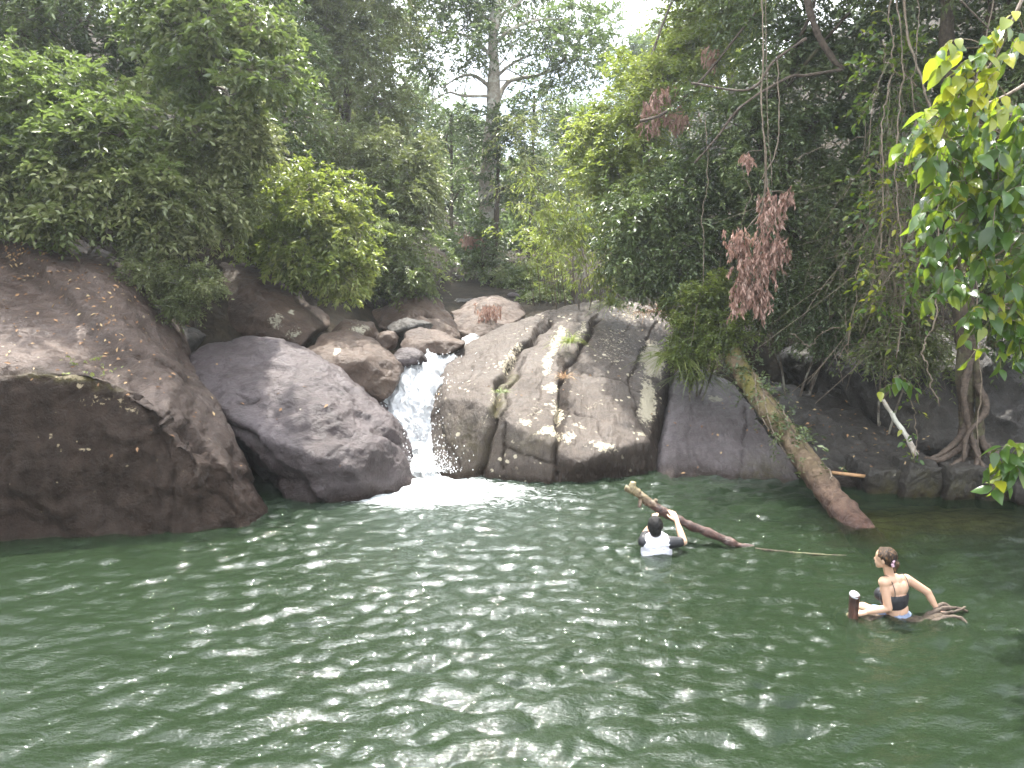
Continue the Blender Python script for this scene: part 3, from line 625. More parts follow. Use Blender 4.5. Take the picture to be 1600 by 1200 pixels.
def put_leaves(mb, P, D, Nn, L, Wd, tint, big=False):
    D = norm(D); Sd = norm(np.cross(Nn, D)); Nn = np.cross(D, Sd)
    T = LEAF_B[0] if big else LEAF_S[0]; k = len(T)
    L = np.broadcast_to(L, (len(P),)); Wd = np.broadcast_to(Wd, (len(P),))
    V = P[:, None] + T[None, :, 0:1] * (D * L[:, None])[:, None] + T[None, :, 1:2] * (Sd * Wd[:, None])[:, None] + T[None, :, 2:3] * (Nn * L[:, None])[:, None]
    off = (np.arange(len(P)) * k)[:, None, None]
    tt = np.repeat(tint, k)
    if big: mb.add2(V, (LEAF_B[1][None] + off).reshape(-1, 3), (LEAF_B[2][None] + off).reshape(-1, 4), tt)
    else: mb.add(V, (LEAF_S[1][None] + off).reshape(-1, 3), tt)

def sprays(mb, mt, O, T, Sl, K, L, ratio, r_, droop=.3, up=.8, big=False, whorl=False, spread=.85, tw=.004, tbase=None, hang=0.):
    """M twigs, each with K leaves set alternately along it"""
    Mn = len(O); T = norm(T)
    s_ = (np.linspace(.12, 1, K)[None] + r_.normal(0, .04, (Mn, K))) if not whorl else np.clip(1 - np.abs(r_.normal(0, .22, (Mn, K))), .05, 1)
    P = O[:, None] + T[:, None] * (s_ * Sl[:, None])[..., None]; P[..., 2] -= droop * Sl[:, None] * s_ ** 2
    side = norm(np.cross(T, np.array([0, 0, 1.]) + r_.normal(0, .25, (Mn, 3))))
    alt = np.where(np.arange(K) % 2 == 0, 1, -1)[None, :, None]
    D = T[:, None] * .55 + side[:, None] * alt * spread + r_.normal(0, .32, (Mn, K, 3)); D[..., 2] -= droop * s_ * .8 + hang
    Nn = np.array([0, 0, up]) + r_.normal(0, .38, (Mn, K, 3)) - .35 * T[:, None]
    ll = L * r_.uniform(.65, 1.2, (Mn, K))
    base = (r_.uniform(.15, .75, Mn) if tbase is None else tbase)[:, None]
    tint = np.clip(base + r_.normal(0, .16, (Mn, K)) + .12 * (s_ - .5), 0, 1)
    put_leaves(mb, P.reshape(-1, 3), D.reshape(-1, 3), Nn.reshape(-1, 3), ll.ravel(), ll.ravel() * ratio, tint.ravel(), big)
    if mt is not None:                                    # the twig itself, a three-sided tapering tube
        q = np.array([0, .35, .7, 1.]); C_ = O[:, None] + T[:, None] * (q * 1.0)[None, :, None] * Sl[:, None, None]; C_[..., 2] -= droop * Sl[:, None] * q ** 2
        a = np.array([0, 2.09, 4.19]); up_ = norm(np.cross(side, T)); R = (tw * (1.15 - q))[None, :, None, None]
        ring = C_[:, :, None] + R * (np.cos(a)[None, None, :, None] * side[:, None, None] + np.sin(a)[None, None, :, None] * up_[:, None, None])
        f = np.array([[k * 3 + j, k * 3 + (j + 1) % 3, k * 3 + 3 + (j + 1) % 3, k * 3 + 3 + j] for k in range(3) for j in range(3)])
        mt.add(ring.reshape(-1, 3), (f[None] + (np.arange(Mn) * 12)[:, None, None]).reshape(-1, 4))

def ell(px_, py_, rx, ry, Y, rd=None):
    s_ = Y / F
    return (Pn(px_, py_, Y), np.array([rx * s_, rd if rd else (rx + ry) * .5 * s_, ry * s_]))

def crown_points(r_, c_, R, n_, seed, lump=.35, low=-1.):
    u = norm(r_.normal(size=(n_ * 2, 3))); u = u[(u[:, 2] > low) & (u[:, 1] < .75)][:n_]
    rr = (1 - np.abs(r_.normal(0, .20, len(u)))) * (.80 + 1.5 * lump * fbm(u * 1.0 + seed * 3.7, 2.3, 3, seed))
    return u, c_ + R * u * rr[:, None]

def plant(kind, label, cat, blobs, n, L, ratio, leaf, seed, K=12, S_=.38, droop=.3, trunk=None, base=None, group=None, big=False, whorl=False, lump=.4, bark='bark', up=.8, limbs=True, hang=0., tw=.004, low=-1., spread=.85, outw=.75, part='crown'):
    r_ = np.random.default_rng(seed)
    b0 = blobs[0][0]
    base = np.array(base if base is not None else [b0[0], b0[1] + .3, min(terrain(b0[0], b0[1]), b0[2] - blobs[0][1][2] * .6)], float)
    t = thing(kind, label, cat, base, group)
    mb, mt, mk = MB(), MB(), MB()
    vol = np.array([b[1][0] * b[1][2] for b in blobs]); vol /= vol.sum()
    for k, (c_, R) in enumerate(blobs):
        u, O = crown_points(r_, c_, R, max(6, int(n * vol[k])), seed + k, lump, low)
        T = u * np.array([1, 1, outw]) + r_.normal(0, .45, u.shape)
        sl = S_ * r_.uniform(.6, 1.35, len(O))
        cl = .45 + .5 * fbm(O, .9 / S_ * .4, 2, seed + 3)   # neighbouring sprays share a tone: flushes of young leaves
        sprays(mb, mt, O - norm(T) * (sl * .5)[:, None], T, sl, K, L, ratio, r_, droop, up, big, whorl, spread, tw, np.clip(cl, .05, .9), hang)
    top = None
    if trunk:
        pts, rr = trunk; C_ = spline(pts, 40); Rr = np.interp(np.linspace(0, 1, 40), np.linspace(0, 1, len(rr)), rr)
        Rr = Rr * (1 + .45 * np.exp(-np.linspace(0, 14, 40)))
        tm = MB(); tm.tube(C_, Rr, 12, None, .22, seed); tm.build('trunk', M[bark], t, True); top = C_
    if limbs:
        for k, (c_, R) in enumerate(blobs):
            if top is not None:
                j = np.argmin(np.linalg.norm(top - (c_ - [0, 0, R[2] * .7]), axis=1) + 3 * (np.arange(40) < 8)); st = top[j]; rb = max(.012, Rr[j] * .6)
            else: st = base + r_.normal(0, .06, 3) * [1, 1, 0]; rb = .012 + .02 * R.max()
            mid = (st + c_) / 2 + r_.normal(0, .12, 3) * R.max() + [0, 0, .15 * R[2]]
            C_ = spline([st, mid, c_, c_ + (c_ - mid) * .35], 12); mk.tube(C_, np.linspace(rb, rb * .35, 12), 6, None, .15, seed)
            for q in range(9):
                a_ = C_[r_.integers(4, 11)]; e_ = c_ + R * norm(r_.normal(size=3)) * .85
                m_ = (a_ + e_) / 2 + r_.normal(0, .1, 3) * R.max() - [0, 0, .06 * R[2]]
                mk.tube(spline([a_, m_, e_], 8), np.linspace(rb * .38, .004, 8), 4)
    mb.build(part, M[leaf], t)
    if mk.n or mt.n:
        if mt.n: mk.add(np.concatenate(mt.V), np.concatenate(mt.F4))
        mk.build('branches', M[bark], t, False)
    settle(t); return t

def TB(a, b, Y): return terrain(np.array(a, float), np.array(b, float))
def gp(px_, Y):
    """ground point under an image column at distance Y"""
    x = float(Pn(px_, 450, Y)[0]); return np.array([x, Y, float(terrain(np.array(x), np.array(float(Y))))])

TG = 'trees of the forest around the stream'; BG = 'bushes on the banks'
# ---- far background, one tree after another up the valley
far = [(560, 60, 110, 100, 48, 'hazy rounded tree behind the left hillside, near the top'), (640, 230, 70, 120, 44, 'hazy blue-green tree filling the gap left of the tall trunk'), (700, 330, 80, 90, 40, 'dim tree low behind the left of the tall trunk'),
       (850, 330, 90, 100, 42, 'dim tree low behind the right of the tall trunk'), (905, 230, 70, 80, 46, 'hazy tree right behind the tall tree'), (1000, 120, 60, 90, 50, 'pale hazy tree in the bright gap at the top'), (1060, 150, 90, 120, 44, 'hazy tree behind the bright green tree'),
       (800, 400, 110, 70, 36, 'shaded undergrowth tree behind the gabled boulder'), (690, 420, 70, 50, 31, 'light green low tree between the dark tree and the tall trunk'), (500, 200, 120, 130, 46, 'far tree showing between the left hillside crowns'), (735, 225, 55, 60, 50, 'far pale tree just left of the tall trunk'),
       (960, 330, 70, 110, 38, 'far tree behind the bamboo'), (1130, 40, 90, 90, 42, 'far bright crown at the top between the right-hand trees'), (340, 60, 140, 120, 46, 'far dark tree at the top behind the big-leaved tree'), (100, 40, 180, 140, 44, 'far dark tree in the top left corner')]
for k, (a, b, rx, ry, Yd_, lb) in enumerate(far):
    s1 = np.random.default_rng(900 + k)
    bl = [ell(a, b, rx, ry, Yd_, rx * Yd_ / F * .8), ell(a + s1.uniform(-.5, .5) * rx, b - ry * .5, rx * .6, ry * .5, Yd_ - 1.5), ell(a + s1.uniform(-.7, .7) * rx, b + ry * .4, rx * .65, ry * .5, Yd_ - 2)]
    g0 = gp(a, Yd_)
    plant('forest_tree', lb, 'tree', bl, 620 + int(rx * 4), .26, .42, 'leaf_far', 900 + k, K=12, S_=.95, droop=.25, trunk=([g0 - [0, 0, .5], (g0 + bl[0][0]) / 2 + [.3, 0, 0], bl[0][0]], [.28, .2, .1]), base=g0, group=TG, limbs=(k % 2 == 0), tw=.008)

# ---- the tall tree in the middle
Yt = 27.
g0 = Pn(760, 470, Yt) - [0, 0, .4]
tr = [g0, Pn(763, 380, Yt), Pn(760, 300, Yt), Pn(768, 200, Yt), Pn(772, 130, Yt), Pn(770, 60, Yt), Pn(775, 10, Yt), Pn(772, -60, Yt)]
t = thing('tall_tree', 'tall straight pale-barked tree rising in the middle with bare forking limbs', 'tree', g0, TG)
mk = MB(); C_ = spline(tr, 60); mk.tube(C_, np.linspace(.30, .13, 60), 14, None, .2, 3); mk.build('trunk', M['bark_pale'], t, True)
mk = MB(); r_ = np.random.default_rng(77); tips = []
for pl, r0 in [([(771, 140), (740, 118), (715, 122), (690, 138)], .075), ([(770, 150), (725, 150), (700, 145), (672, 160)], .06), ([(773, 165), (795, 128), (840, 118), (880, 105)], .10), ([(770, 125), (800, 100), (835, 85), (870, 92)], .06), ([(770, 90), (740, 62), (700, 50), (660, 60)], .07),
               ([(772, 70), (800, 45), (850, 30), (900, 35)], .07), ([(773, 110), (788, 92), (800, 70)], .04), ([(772, 40), (750, 20), (720, 0)], .06), ([(774, 30), (810, 5), (840, -20)], .06), ([(762, 300), (740, 270), (725, 262)], .04), ([(766, 230), (790, 215), (815, 190)], .04)]:
    P_ = [Pn(x_, y_, Yt + r_.uniform(-.2, .2) * (i_ > 0) * 4) for i_, (x_, y_) in enumerate(pl)]; c1 = spline(P_, 24); mk.tube(c1, np.linspace(r0, r0 * .3, 24), 7, None, .2, 5)
    for q in range(6):
        a_ = c1[r_.integers(8, 24)]; e_ = a_ + r_.normal(0, 1, 3) * [.9, .9, .5] + [0, 0, .45]; tips.append(e_); mk.tube(spline([a_, (a_ + e_) / 2 + r_.normal(0, .12, 3), e_], 8), np.linspace(r0 * .3, .008, 8), 4)
mk.build('limbs', M['bark_pale'], t)
mb = MB(); mt = MB()
for k, (a, b, rx, ry, dn) in enumerate([(640, 40, 55, 40, 160), (690, 95, 42, 24, 90), (725, 25, 60, 26, 170), (770, 60, 36, 20, 60), (850, 60, 60, 28, 180), (905, 90, 48, 30, 130), (820, -10, 90, 36, 300), (700, -25, 90, 36, 300), (900, 20, 40, 24, 90), (940, 50, 26, 36, 80), (655, 100, 26, 24, 50), (870, 130, 40, 18, 70), (800, 215, 30, 40, 80), (725, 260, 26, 30, 60), (745, 95, 18, 10, 20), (610, -20, 60, 40, 120)]):
    c_, R = ell(a, b, rx, ry, Yt + r_.uniform(-1.5, 1.), 1.4); u, O = crown_points(r_, c_, R, dn, 70 + k, .6)
    sprays(mb, mt, O, u + r_.normal(0, .5, u.shape), .5 * r_.uniform(.6, 1.4, len(O)), 12, .17, .4, r_, .3, tw=.006)
mb.build('crown', M['leaf_far'], t); mt.build('twigs', M['twig'], t); settle(t)
# slim dark companion trunks
for k, (xa, xb, Yd_, r0, top_, lb) in enumerate([(767, 779, 26.2, .11, 190, 'slim dark trunk standing close beside the tall pale tree'), (748, 752, 25.6, .10, 370, 'short dark trunk just left of the tall pale tree'), (820, 835, 30, .09, 150, 'thin dark trunk right of the tall pale tree in the undergrowth'), (700, 705, 31, .09, 180, 'thin dark trunk left of the tall pale tree')]):
    g0 = Pn(xa, 476, Yd_); 
    plant('slender_tree', lb, 'tree', [ell(xb, top_ + 20, 60, 60, Yd_, 1.), ell(xb + 15, top_ + 110, 50, 40, Yd_ + .5, 1.), ell(xb - 20, top_ + 170, 40, 50, Yd_ + .8, 1.)], 330, .18, .42, 'leaf_dark', 300 + k, K=11, S_=.5, trunk=([g0 - [0, 0, .5], Pn((xa + xb) / 2 + 3, (476 + top_) / 2, Yd_), Pn(xb, top_, Yd_)], [r0, r0 * .8, r0 * .5]), base=g0, group=TG, bark='bark_dark', tw=.006)

# ---- trees on the left hillside
def tree(lb, blobs, n, L, leaf, seed, tb=None, r0=.16, **kw):
    a, Yd_ = tb; g0 = gp(a, Yd_); c_ = blobs[0][0]
    return plant('forest_tree', lb, 'tree', blobs, n, L, kw.pop('ratio', .4), leaf, seed, trunk=([g0 - [0, 0, .5], g0 + [0, 0, .8], (g0 + c_) / 2 + [.2, 0, .1], c_], [r0, r0 * .9, r0 * .7, r0 * .45]), base=g0, group=TG, **kw)
tree('large olive-green tree with fine foliage high on the left hillside', [ell(540, 70, 95, 90, 24, 2.2), ell(600, 160, 60, 70, 23, 1.5), ell(470, 110, 70, 90, 24, 1.8), ell(520, -10, 120, 60, 24, 2.2), ell(580, 215, 50, 45, 22.5, 1.2), ell(500, -140, 160, 110, 24, 2.6), ell(380, -60, 110, 90, 23, 2.)], 5000, .15, 'leaf_olive', 401, (530, 25), .2, K=13, S_=.5, lump=.5, tw=.006)
tree('drooping olive tree below the large one, reaching to the middle of the valley', [ell(590, 260, 75, 60, 20.5, 1.7), ell(520, 250, 60, 70, 21, 1.5), ell(640, 300, 45, 50, 20, 1.2), ell(660, 250, 30, 40, 21, 1.0)], 2300, .13, 'leaf_olive', 402, (560, 22), .14, K=13, S_=.45, droop=.5, lump=.5, tw=.005)
tree('dark shaggy tree standing over the brown faceted boulder', [ell(620, 390, 60, 60, 19, 1.4), ell(560, 380, 55, 70, 19.5, 1.4), ell(650, 440, 36, 30, 18.7, .9), ell(600, 330, 55, 45, 20, 1.2), ell(560, 450, 40, 28, 18.3, .8)], 2300, .11, 'leaf_mid', 403, (560, 21), .12, K=13, S_=.4, droop=.5, lump=.5, tw=.005)
tree('dark tree on the left hillside behind the bright bush', [ell(420, 210, 90, 100, 18.5, 1.8), ell(350, 140, 90, 90, 19, 1.8), ell(460, 90, 60, 70, 20, 1.4), ell(450, 300, 60, 60, 18.5, 1.2)], 2300, .13, 'leaf_dark', 404, (400, 20.5), .15, K=12, S_=.45, tw=.005)
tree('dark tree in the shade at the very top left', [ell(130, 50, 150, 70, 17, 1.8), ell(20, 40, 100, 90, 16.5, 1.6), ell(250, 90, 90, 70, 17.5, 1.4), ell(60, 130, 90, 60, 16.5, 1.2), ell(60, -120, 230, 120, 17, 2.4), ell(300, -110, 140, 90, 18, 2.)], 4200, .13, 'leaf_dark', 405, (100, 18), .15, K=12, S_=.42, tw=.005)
tree('broad-leaved tree leaning out over the left bushes', [ell(330, 40, 80, 45, 13.2, 1.), ell(400, 45, 60, 34, 13, .9), ell(415, 120, 62, 28, 12.8, .8), ell(300, 110, 60, 40, 13.4, .9), ell(260, 20, 60, 50, 13.8, .9), ell(360, 165, 40, 24, 13, .6), ell(330, -30, 120, 40, 13.5, 1.2)], 1250, .15, 'leaf_mid', 406, (250, 15), .1, K=9, S_=.34, whorl=True, ratio=.46, droop=.4, lump=.5)
plant('bush', 'very large dense bush covering the left bank behind the slab', 'bush', [ell(60, 230, 130, 130, 12.6, 1.2), ell(170, 240, 100, 90, 12.4, 1.1), ell(20, 130, 90, 60, 13, 1.), ell(60, 330, 110, 40, 12.2, .8), ell(230, 290, 80, 70, 12.6, 1.), ell(140, 170, 90, 50, 13, 1.)], 3300, .135, .42, 'leaf_mid', 410, K=12, S_=.34, droop=.35, lump=.5, group=BG)
plant('bush', 'arching grey-green bush reaching from the left bank toward the bright bush', 'bush', [ell(330, 245, 80, 60, 13.4, 1.), ell(280, 320, 75, 55, 13, .9), ell(350, 310, 60, 50, 13.6, .8), ell(400, 210, 40, 40, 13.8, .7), ell(250, 370, 60, 26, 12.8, .6)], 2100, .12, .42, 'leaf_olive', 411, base=gp(300, 16.), K=12, S_=.36, droop=.5, lump=.5, group=BG)
plant('bush', 'bright yellow-green rounded bush hanging over the leaning boulder', 'bush', [ell(480, 310, 85, 55, 15.5, 1.1), ell(530, 360, 55, 60, 15.2, .9), ell(430, 350, 60, 55, 15.5, .9), ell(540, 420, 48, 34, 15, .7), ell(470, 390, 60, 40, 15.2, .8)], 2500, .12, .36, 'leaf_bright', 412, K=12, S_=.34, droop=.5, whorl=True, lump=.45, group=BG, base=gp(480, 17.5))
plant('bush', 'small fine-leaved pale bush in front of the crevice on the left', 'bush', [ell(300, 440, 52, 30, 12.4, .5), ell(240, 420, 42, 26, 12.4, .5), ell(285, 475, 34, 18, 12.3, .4)], 1500, .06, .42, 'leaf_olive', 413, K=12, S_=.2, droop=.3, lump=.5, group=BG, base=Pn(225, 470, 13.3), tw=.003)
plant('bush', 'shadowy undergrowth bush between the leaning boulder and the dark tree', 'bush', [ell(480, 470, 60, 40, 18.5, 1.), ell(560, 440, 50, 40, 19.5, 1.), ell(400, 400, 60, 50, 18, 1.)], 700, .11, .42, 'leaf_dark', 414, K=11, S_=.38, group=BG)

# ---- right side
tree('bright green tree with yellow tips leaning over the lichened slab', [ell(985, 190, 75, 80, 17, 1.4), ell(940, 260, 50, 60, 16.8, 1.), ell(1040, 120, 70, 60, 17, 1.3), ell(1090, 60, 70, 70, 17.5, 1.3), ell(925, 200, 38, 28, 17, .7), ell(990, 290, 60, 50, 16.5, 1.), ell(1130, 20, 80, 50, 17, 1.3), ell(1110, -110, 120, 90, 17, 1.6)], 3900, .12, 'leaf_bright', 421, (1080, 17.5), .13, K=12, S_=.4, lump=.5, droop=.4)
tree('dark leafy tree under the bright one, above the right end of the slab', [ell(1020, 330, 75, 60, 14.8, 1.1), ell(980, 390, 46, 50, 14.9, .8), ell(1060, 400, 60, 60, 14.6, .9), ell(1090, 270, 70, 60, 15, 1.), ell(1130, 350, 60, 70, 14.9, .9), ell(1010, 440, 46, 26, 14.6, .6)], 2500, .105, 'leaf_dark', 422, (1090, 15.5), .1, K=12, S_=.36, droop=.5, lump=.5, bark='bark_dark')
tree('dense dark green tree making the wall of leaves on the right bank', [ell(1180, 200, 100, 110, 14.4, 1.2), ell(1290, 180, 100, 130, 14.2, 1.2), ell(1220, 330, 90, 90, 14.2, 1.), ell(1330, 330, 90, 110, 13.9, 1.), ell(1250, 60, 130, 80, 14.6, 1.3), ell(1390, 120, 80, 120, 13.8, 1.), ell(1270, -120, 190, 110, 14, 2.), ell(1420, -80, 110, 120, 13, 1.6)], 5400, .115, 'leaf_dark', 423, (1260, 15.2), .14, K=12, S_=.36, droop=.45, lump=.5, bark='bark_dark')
plant('bush', 'dark fern-like bush hanging above the ledge on the right bank', 'bush', [ell(1260, 450, 90, 70, 13.8, .8), ell(1340, 460, 70, 70, 13.5, .8), ell(1200, 470, 50, 46, 14, .6), ell(1290, 520, 70, 26, 13.4, .6)], 2000, .09, .38, 'leaf_dark', 424, K=12, S_=.3, droop=.6, lump=.5, group=BG)
plant('bush', 'pale-leaved tangle bush below the hanging vines', 'bush', [ell(1400, 440, 70, 70, 12.9, .7), ell(1440, 540, 56, 50, 12.6, .6), ell(1380, 540, 50, 40, 12.8, .6), ell(1440, 350, 60, 80, 12.9, .6)], 1500, .10, .34, 'leaf_mid', 425, K=10, S_=.3, droop=.6, lump=.5, group=BG)
plant('bush', 'light green bush growing around the upper end of the fallen trunk', 'bush', [ell(1085, 480, 46, 46, 13.9, .6), ell(1130, 520, 46, 40, 13.4, .5), ell(1075, 545, 32, 38, 13.6, .4), ell(1120, 450, 36, 32, 14, .5)], 1500, .085, .42, 'leaf_bright', 426, K=11, S_=.26, droop=.4, lump=.5, group=BG)
tree('tall shaded tree filling the right edge behind the broad leaves', [ell(1520, 120, 110, 150, 12.6, 1.), ell(1560, 330, 90, 120, 12.3, .9), ell(1480, 260, 60, 100, 12.6, .8), ell(1600, 200, 90, 170, 12.2, .9), ell(1590, 470, 70, 80, 12.2, .8), ell(1560, -130, 200, 120, 11.5, 2.2), ell(1700, 100, 120, 200, 10.5, 1.6)], 4200, .11, 'leaf_dark', 427, (1560, 13.4), .13, K=12, S_=.36, droop=.5, bark='bark_dark')

def stems(kind, label, cat, roots, hgt, lean, leaf, seed, L, ratio, K=14, nb=9, rt=.008, group=None, droop=.4, bark='twig', per=1, leafdir=None, hang=.4):
    """clump of arching canes, each carrying narrow-leaved side twigs"""
    r_ = np.random.default_rng(seed); base = np.mean(roots, 0); t = thing(kind, label, cat, base, group); mb, mt, mk = MB(), MB(), MB()
    for rt_ in roots:
        for q in range(per):
            d_ = np.array(lean) * r_.uniform(.3, 1.3) + r_.normal(0, .28, 3) * [1, 1, .15]; h_ = hgt * r_.uniform(.65, 1.15)
            C_ = spline([rt_, rt_ + [d_[0] * .25, d_[1] * .25, h_ * .5], rt_ + [d_[0] * .7, d_[1] * .7, h_ * .85], rt_ + [d_[0] * 1.35, d_[1] * 1.35, h_]], 16); mk.tube(C_, np.linspace(rt, rt * .3, 16), 5)
            i_ = r_.integers(3, 16, nb); O = C_[i_]; T = r_.normal(0, 1, (nb, 3)) * [1, 1, .35] + [0, 0, .1]
            sprays(mb, mt, O, T, .32 * hgt * .4 * r_.uniform(.6, 1.3, nb), K, L, ratio, r_, droop, tw=.003, hang=hang, spread=.6)
    mb.build('leaves', M[leaf], t); mk.add(np.concatenate(mt.V), np.concatenate(mt.F4)); mk.build('stems', M[bark], t); settle(t); return t
for k, (a, b, rx, ry, Yd_, lf, lb) in enumerate([(640, 452, 50, 24, 24, 'leaf_bright', 'low light green bush behind the faceted brown boulder'), (700, 448, 40, 22, 27, 'leaf_bright', 'low sunlit bush between the faceted boulder and the tall tree'), (800, 440, 45, 26, 25, 'leaf_mid', 'low dark bush right of the tall tree'), (850, 462, 36, 18, 22.5, 'leaf_mid', 'low bush behind the gabled boulder on its right'), (590, 440, 50, 30, 22.5, 'leaf_dark', 'low dark bush left of the faceted boulder')]):
    plant('bush', lb, 'bush', [ell(a, b, rx, ry, Yd_, .9), ell(a + rx * .5, b - ry * .5, rx * .6, ry * .8, Yd_ + 1, .8)], 520, .13, .4, lf, 440 + k, K=11, S_=.4, group=BG, droop=.4)
stems('bamboo', 'airy pale bamboo clump growing behind the lichened slab', 'bamboo', [Pn(870 + 14 * k, 485, 18 + .2 * (k % 3)) for k in range(7)], 2.9, (-.5, -.3, 0), 'leaf_bright', 501, .17, .14, K=9, nb=16, per=2)
stems('bamboo', 'young yellowish bamboo with hanging leaves on top of the slab', 'bamboo', [Pn(905 + 16 * k, 484, 16.6) for k in range(5)], 1.25, (.1, -.35, 0), 'leaf_bright', 502, .15, .13, K=8, nb=12, per=2, hang=.8)
stems('shrub', 'leafy upright shrub of light green sprigs right of the gabled boulder', 'shrub', [Pn(835 + 10 * k, 478, 19.5) for k in range(6)], 1.7, (-.4, -.2, 0), 'leaf_bright', 503, .11, .3, K=9, nb=12, per=2, hang=.1)
stems('shrub', 'loose arching shrub with whitish leaves beside the tall tree', 'shrub', [Pn(850 + 12 * k, 460, 22.5) for k in range(6)], 4.6, (-1.2, -.3, 0), 'leaf_olive', 504, .16, .26, K=9, nb=20, per=2, hang=.1)

def tuft(kind, label, cat, centre, n_, L, leaf, seed, up_=.6, wd=.012, spread=.7, group=None):
    r_ = np.random.default_rng(seed); mb = MB()
    for k in range(n_):
        o_ = centre + r_.normal(0, 1, 3) * [.05 * spread, .05, .01]; d_ = norm(r_.normal(0, 1, 3) * [1, 1, .3] + [0, -.2, up_]); l_ = L * r_.uniform(.5, 1.2); q = np.linspace(0, 1, 6)
        C_ = o_ + d_ * (q * l_)[:, None]; C_[:, 2] -= .55 * l_ * q ** 2
        s_ = norm(np.cross(d_, [0, 0, 1.])) * wd; ww = np.array([.6, 1, .95, .8, .5, .05])[:, None]
        V = np.concatenate([C_ - s_ * ww, C_ + [0, 0, -wd * .5], C_ + s_ * ww]); f = [[a, a + 1, a + 7, a + 6] for a in range(5)] + [[a + 6, a + 7, a + 13, a + 12] for a in range(5)]
        mb.add(V, f, np.full(18, np.clip(r_.normal(.5, .25), 0, 1)))
    return tag(mb.build(kind, M[leaf]), label, cat, group)
GT = 'tufts and small plants rooted on the rocks'
tuft('grass_tuft', 'pale green drooping grass tuft at the top of the lichened slab', 'grass tuft', Pn(957, 476, 16.3), 130, .52, 'leaf_bright', 1, .5, .008, 1., GT)
tuft('grass_tuft', 'yellow-green grass tuft in the upper part of the slab fissure', 'grass tuft', Pn(890, 535, 14.6), 90, .5, 'leaf_bright', 2, .9, .006, 1., GT)
tuft('grass_tuft', 'thin dry grass tuft halfway down the slab fissure', 'grass tuft', Pn(881, 590, 13.2), 50, .32, 'leaf_litter', 3, .9, .005, 1., GT)
tuft('grass_tuft', 'small moss-green tuft in the left fissure of the slab', 'grass tuft', Pn(783, 612, 12.5), 60, .16, 'leaf_mid', 4, .8, .006, 1., GT)
tuft('rosette_plant', 'green strap-leaved rosette plant on the right edge of the left slab', 'plant', Pn(228, 497, 12.3), 16, .26, 'leaf_bright', 5, .7, .022, 1., GT)
tuft('grass_tuft', 'long-bladed grass clump at the right edge of the lichened slab', 'grass tuft', Pn(1060, 560, 13.6), 170, .75, 'leaf_bright', 6, .6, .009, 3., GT)
tuft('grass_tuft', 'grass clump hanging over the smooth grey slab', 'grass tuft', Pn(1092, 588, 14.0), 150, .6, 'leaf_mid', 7, .5, .009, 4., GT)
tuft('grass_tuft', 'dry brown grass clump on the upper right corner of the slab', 'grass tuft', Pn(1015, 488, 16.4), 90, .5, 'leaf_litter', 8, .6, .008, 4., GT)
tuft('rosette_plant', 'small green plant on the flat top of the left slab', 'plant', Pn(93, 437, 12.0), 12, .13, 'leaf_bright', 9, .9, .012, 1., GT)
for k, (a, b, Yd_, lb) in enumerate([(118, 572, 9.5, 'tiny yellowish seedling on the front lip of the left slab, left one'), (150, 590, 9.4, 'tiny yellow-leaved seedling on the front lip of the left slab, right one')]):
    stems('seedling', lb, 'plant', [Pn(a, b, Yd_), Pn(a + 10, b + 2, Yd_)], .14, (.05, -.15, 0), 'leaf_bright', 520 + k, .035, .4, K=4, nb=5, rt=.002, group=GT, per=2)

# withered leaves caught on the gabled boulder and dead fronds
def dead(label, blobs, n_, L, seed, stem=None, kind='withered_branch'):
    r_ = np.random.default_rng(seed); b0 = blobs[0]; t = thing(kind, label, 'dead branch', b0[0] + [0, 0, b0[1][2]], 'branches of withered leaves'); mb, mt = MB(), MB()
    vol = np.array([b[1][0] * b[1][2] for b in blobs]); vol /= vol.sum()
    for k, (c_, R) in enumerate(blobs):
        u, O = crown_points(r_, c_, R, max(4, int(n_ * vol[k])), seed + k, .4)
        sprays(mb, mt, O + [0, 0, L * .8], np.array([0, 0, -1.]) + r_.normal(0, .35, O.shape), L * 1.7 * r_.uniform(.6, 1.3, len(O)), 9, L, .30, r_, .1, up=.0, spread=.4, hang=1.0, tw=.003)
    mb.build('leaves', M['leaf_dead'], t)
    if stem: 
        for pl, r0 in stem: mt.tube(spline(pl, 20), np.linspace(r0, r0 * .4, 20), 6, None, .2, seed)
    mt2 = MB(); mt2.add2(np.concatenate(mt.V), np.concatenate(mt.F3) if mt.F3 else [], np.concatenate(mt.F4)); mt2.build('stem', M['twig'], t); settle(t)
Yh = 12.2
dead('large hanging branch of pinkish-brown dead leaves above the fallen trunk', [ell(1180, 410, 44, 42, Yh, .32), ell(1205, 330, 24, 34, Yh, .2), ell(1165, 460, 34, 30, Yh, .28), ell(1230, 310, 12, 16, Yh, .1), ell(1150, 380, 16, 26, Yh, .15), ell(1192, 470, 14, 28, Yh, .15), ell(1212, 385, 22, 24, Yh, .2)], 560, .085, 601,
     [([Pn(1196, 230, Yh), Pn(1195, 300, Yh), Pn(1180, 380, Yh), Pn(1175, 440, Yh)], .022), ([Pn(1195, 300, Yh), Pn(1225, 300, Yh), Pn(1235, 320, Yh)], .01), ([Pn(1190, 330, Yh), Pn(1160, 370, Yh), Pn(1150, 420, Yh)], .012)])
dead('small spray of dead leaves left of the vine, above the large hanging branch', [ell(1167, 250, 9, 13, Yh, .08)], 22, .07, 602, [([Pn(1190, 235, Yh), Pn(1168, 238, Yh), Pn(1167, 260, Yh)], .006)])
dead('pinkish dead leaves high on the bright green tree', [ell(1018, 175, 24, 32, 15.4, .3), ell(1060, 185, 26, 22, 15.4, .25), ell(1035, 150, 20, 14, 15.4, .2)], 150, .085, 603, [([Pn(1010, 165, 15.4), Pn(1035, 150, 15.4), Pn(1075, 172, 15.4)], .012)])
